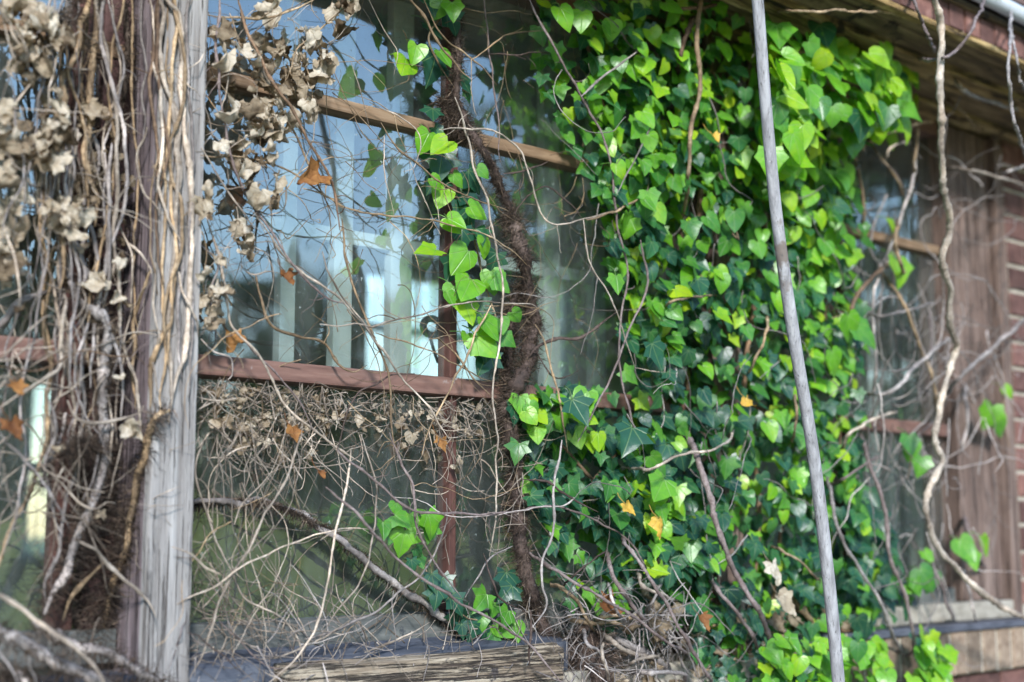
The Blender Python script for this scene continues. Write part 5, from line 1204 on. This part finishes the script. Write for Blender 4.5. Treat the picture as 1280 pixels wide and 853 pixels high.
tangle(mb, [(1070, 530), (1190, 530), (1190, 600), (1070, 600)], 30, d=(.01, .07), length=(.06, .2), r=(.0008, .0018), down=.5, curl=.4)
tangle(mb, [(1180, 150), (1280, 130), (1280, 620), (1190, 700)], 40, d=(.09, .22), length=(.12, .4), r=(.0009, .0022), down=.5, curl=.22)
tag(mb.build('bare_creeper', 'grey'), 'blurred net of bare thin creeper over the right window and jamb', 'creeper', kind='stuff')
mb = MB()
tangle(mb, [(660, 0), (960, 0), (1060, 300), (1060, 700), (860, 780), (660, 700), (780, 480)], 60, d=(.10, .19), length=(.12, .4), r=(.0007, .0017), down=.7, curl=.18)
tag(mb.build('ivy_twigs', 'grey'), 'fine bare twigs threaded through the ivy curtain', 'twigs', kind='stuff')
mb = MB()
tangle(mb, [(0, 0), (150, 0), (150, 430), (0, 430)], 46, d=(.06, .14), length=(.08, .26), r=(.0006, .0015), down=.7, curl=.3)
tangle(mb, [(0, 430), (150, 430), (120, 700), (0, 640)], 52, d=(.05, .12), length=(.08, .3), r=(.0006, .0016), down=.7, curl=.28)
tag(mb.build('bare_creeper', 'pale'), 'loose pale twigs and rootlets over the left window', 'creeper', kind='stuff')

# ------------------------------------------------------------------ debris at the foot of the trunk
st_ = empty('stump', at(745, 850, .10), 'dark splintered stump at the foot of the furry trunk, at the broken sill end', 'stump')
mb = MB(); P = np.array([at(742, 900, .07), at(740, 850, .07), at(735, 815, .065), at(726, 790, .06)]); tube(mb, resample(spline(P, 8), .006), np.linspace(.062, .030, len(resample(spline(P, 8), .006))) * (1 + snoise(len(resample(spline(P, 8), .006)), 6, RNG, .12)), 12)
mb.build('wood', 'dark', st_)
mb = MB(); fur(mb, resample(P, .01), 2200, (.01, .05), .0007, off=.03, spread=.03, down=.9); tag(mb.build('root_hair', 'furgrey', st_), kind='stuff')
DB = 'dead stems at the foot of the ivy'
def debris(label, stems):
    stems = [(q[0], q[1], q[2] * .92, bury(q[3])) + tuple(q[4:]) for q in stems]
    return creeper('dead_stem', label, 'twig', stems, DB)
debris('purplish stem running from the ivy down to the bottom, right of the stump', [('D7', [(770, -60), (800, 0), (900, 130), (980, 270), (1060, 390), (1150, 560), (1300, 800), (1340, 880)], 2.7, .24, 'purple', {'tend': 4})])
debris('long reddish stem crossing the debris from the furry trunk to the lower right', [('D7', [(190, 40), (330, 150), (470, 230), (620, 310), (760, 390), (880, 460), (1000, 570), (1150, 660), (1270, 730)], 2.4, .21, 'purple', {'tend': 4})])
debris('curved straw-coloured stalk above the stump', [('D7', [(325, 245), (430, 290), (510, 370), (560, 460), (610, 540)], 2.6, .17, 'tan')])
debris('dark stem leaning from the leaves into the debris heap', [('D7', [(670, 20), (720, 200), (800, 330), (880, 430), (960, 520)], 3.2, .18, 'purple')])
debris('flat pale dead stalks lying beside the stump', [('D7', [(625, 545), (720, 600), (800, 660), (880, 685), (980, 700)], 3.2, .17, 'pale'), ('D7', [(690, 560), (850, 630), (980, 710), (1085, 785)], 4.6, .15, 'grey'), ('D7', [(420, 450), (560, 480), (720, 490), (860, 530)], 3.0, .12, 'tan'), ('D7', [(600, 470), (720, 440), (880, 470)], 3.2, .13, 'tan')])
debris('grey twigs tangled low on the debris', [('D7', [(680, 230), (720, 340), (760, 430), (820, 500)], 2.4, .19, 'grey'), ('D7', [(540, 520), (560, 620), (640, 680), (700, 860)], 2.4, .2, 'grey'), ('D7', [(770, 760), (900, 710), (1020, 680)], 2.4, .2, 'pale'), ('D7', [(820, 790), (980, 790), (1140, 800), (1180, 850)], 3.4, .2, 'grey'), ('D7', [(870, 160), (900, 260), (980, 300), (1110, 350)], 2.6, .18, 'pale'), ('D7', [(920, 420), (980, 330), (1010, 230)], 2.4, .18, 'grey'), ('D7', [(650, 600), (660, 720), (700, 860)], 2.2, .22, 'pale')])
debris('dark thin twig pointing up right above the straw-coloured stalk', [('D7', [(400, 270), (500, 180), (600, 100), (680, 35)], 1.4, .2, 'dark')])
mb = MB()
tangle(mb, [(700, 740), (870, 760), (900, 853), (700, 853)], 190, d=(.06, .19), length=(.06, .22), r=(.0006, .0018), down=.1, curl=.3)
tangle(mb, [(240, 800), (700, 790), (700, 853), (240, 853)], 80, d=(.06, .15), length=(.06, .2), r=(.0006, .0014), down=.0, curl=.25)
tag(mb.build('twig_litter', 'grey'), 'litter of short grey twigs heaped round the stump', 'twigs', kind='stuff')
mb = MB()
for (x, y) in scatter([(770, 730), (900, 760), (1050, 740), (1060, 853), (760, 853)], 60):
    n_, t_ = leaf_dirs(RNG, .6, .5); put_leaf(mb, at(x, y, RNG.uniform(.06, .16)), RNG.uniform(.025, .05), n_, t_, RNG.uniform(0, .8), 'soft', dead=True)
tag(mb.build('leaf_litter', 'dry'), 'brown dead leaves heaped at the foot of the ivy', 'leaves', kind='stuff')
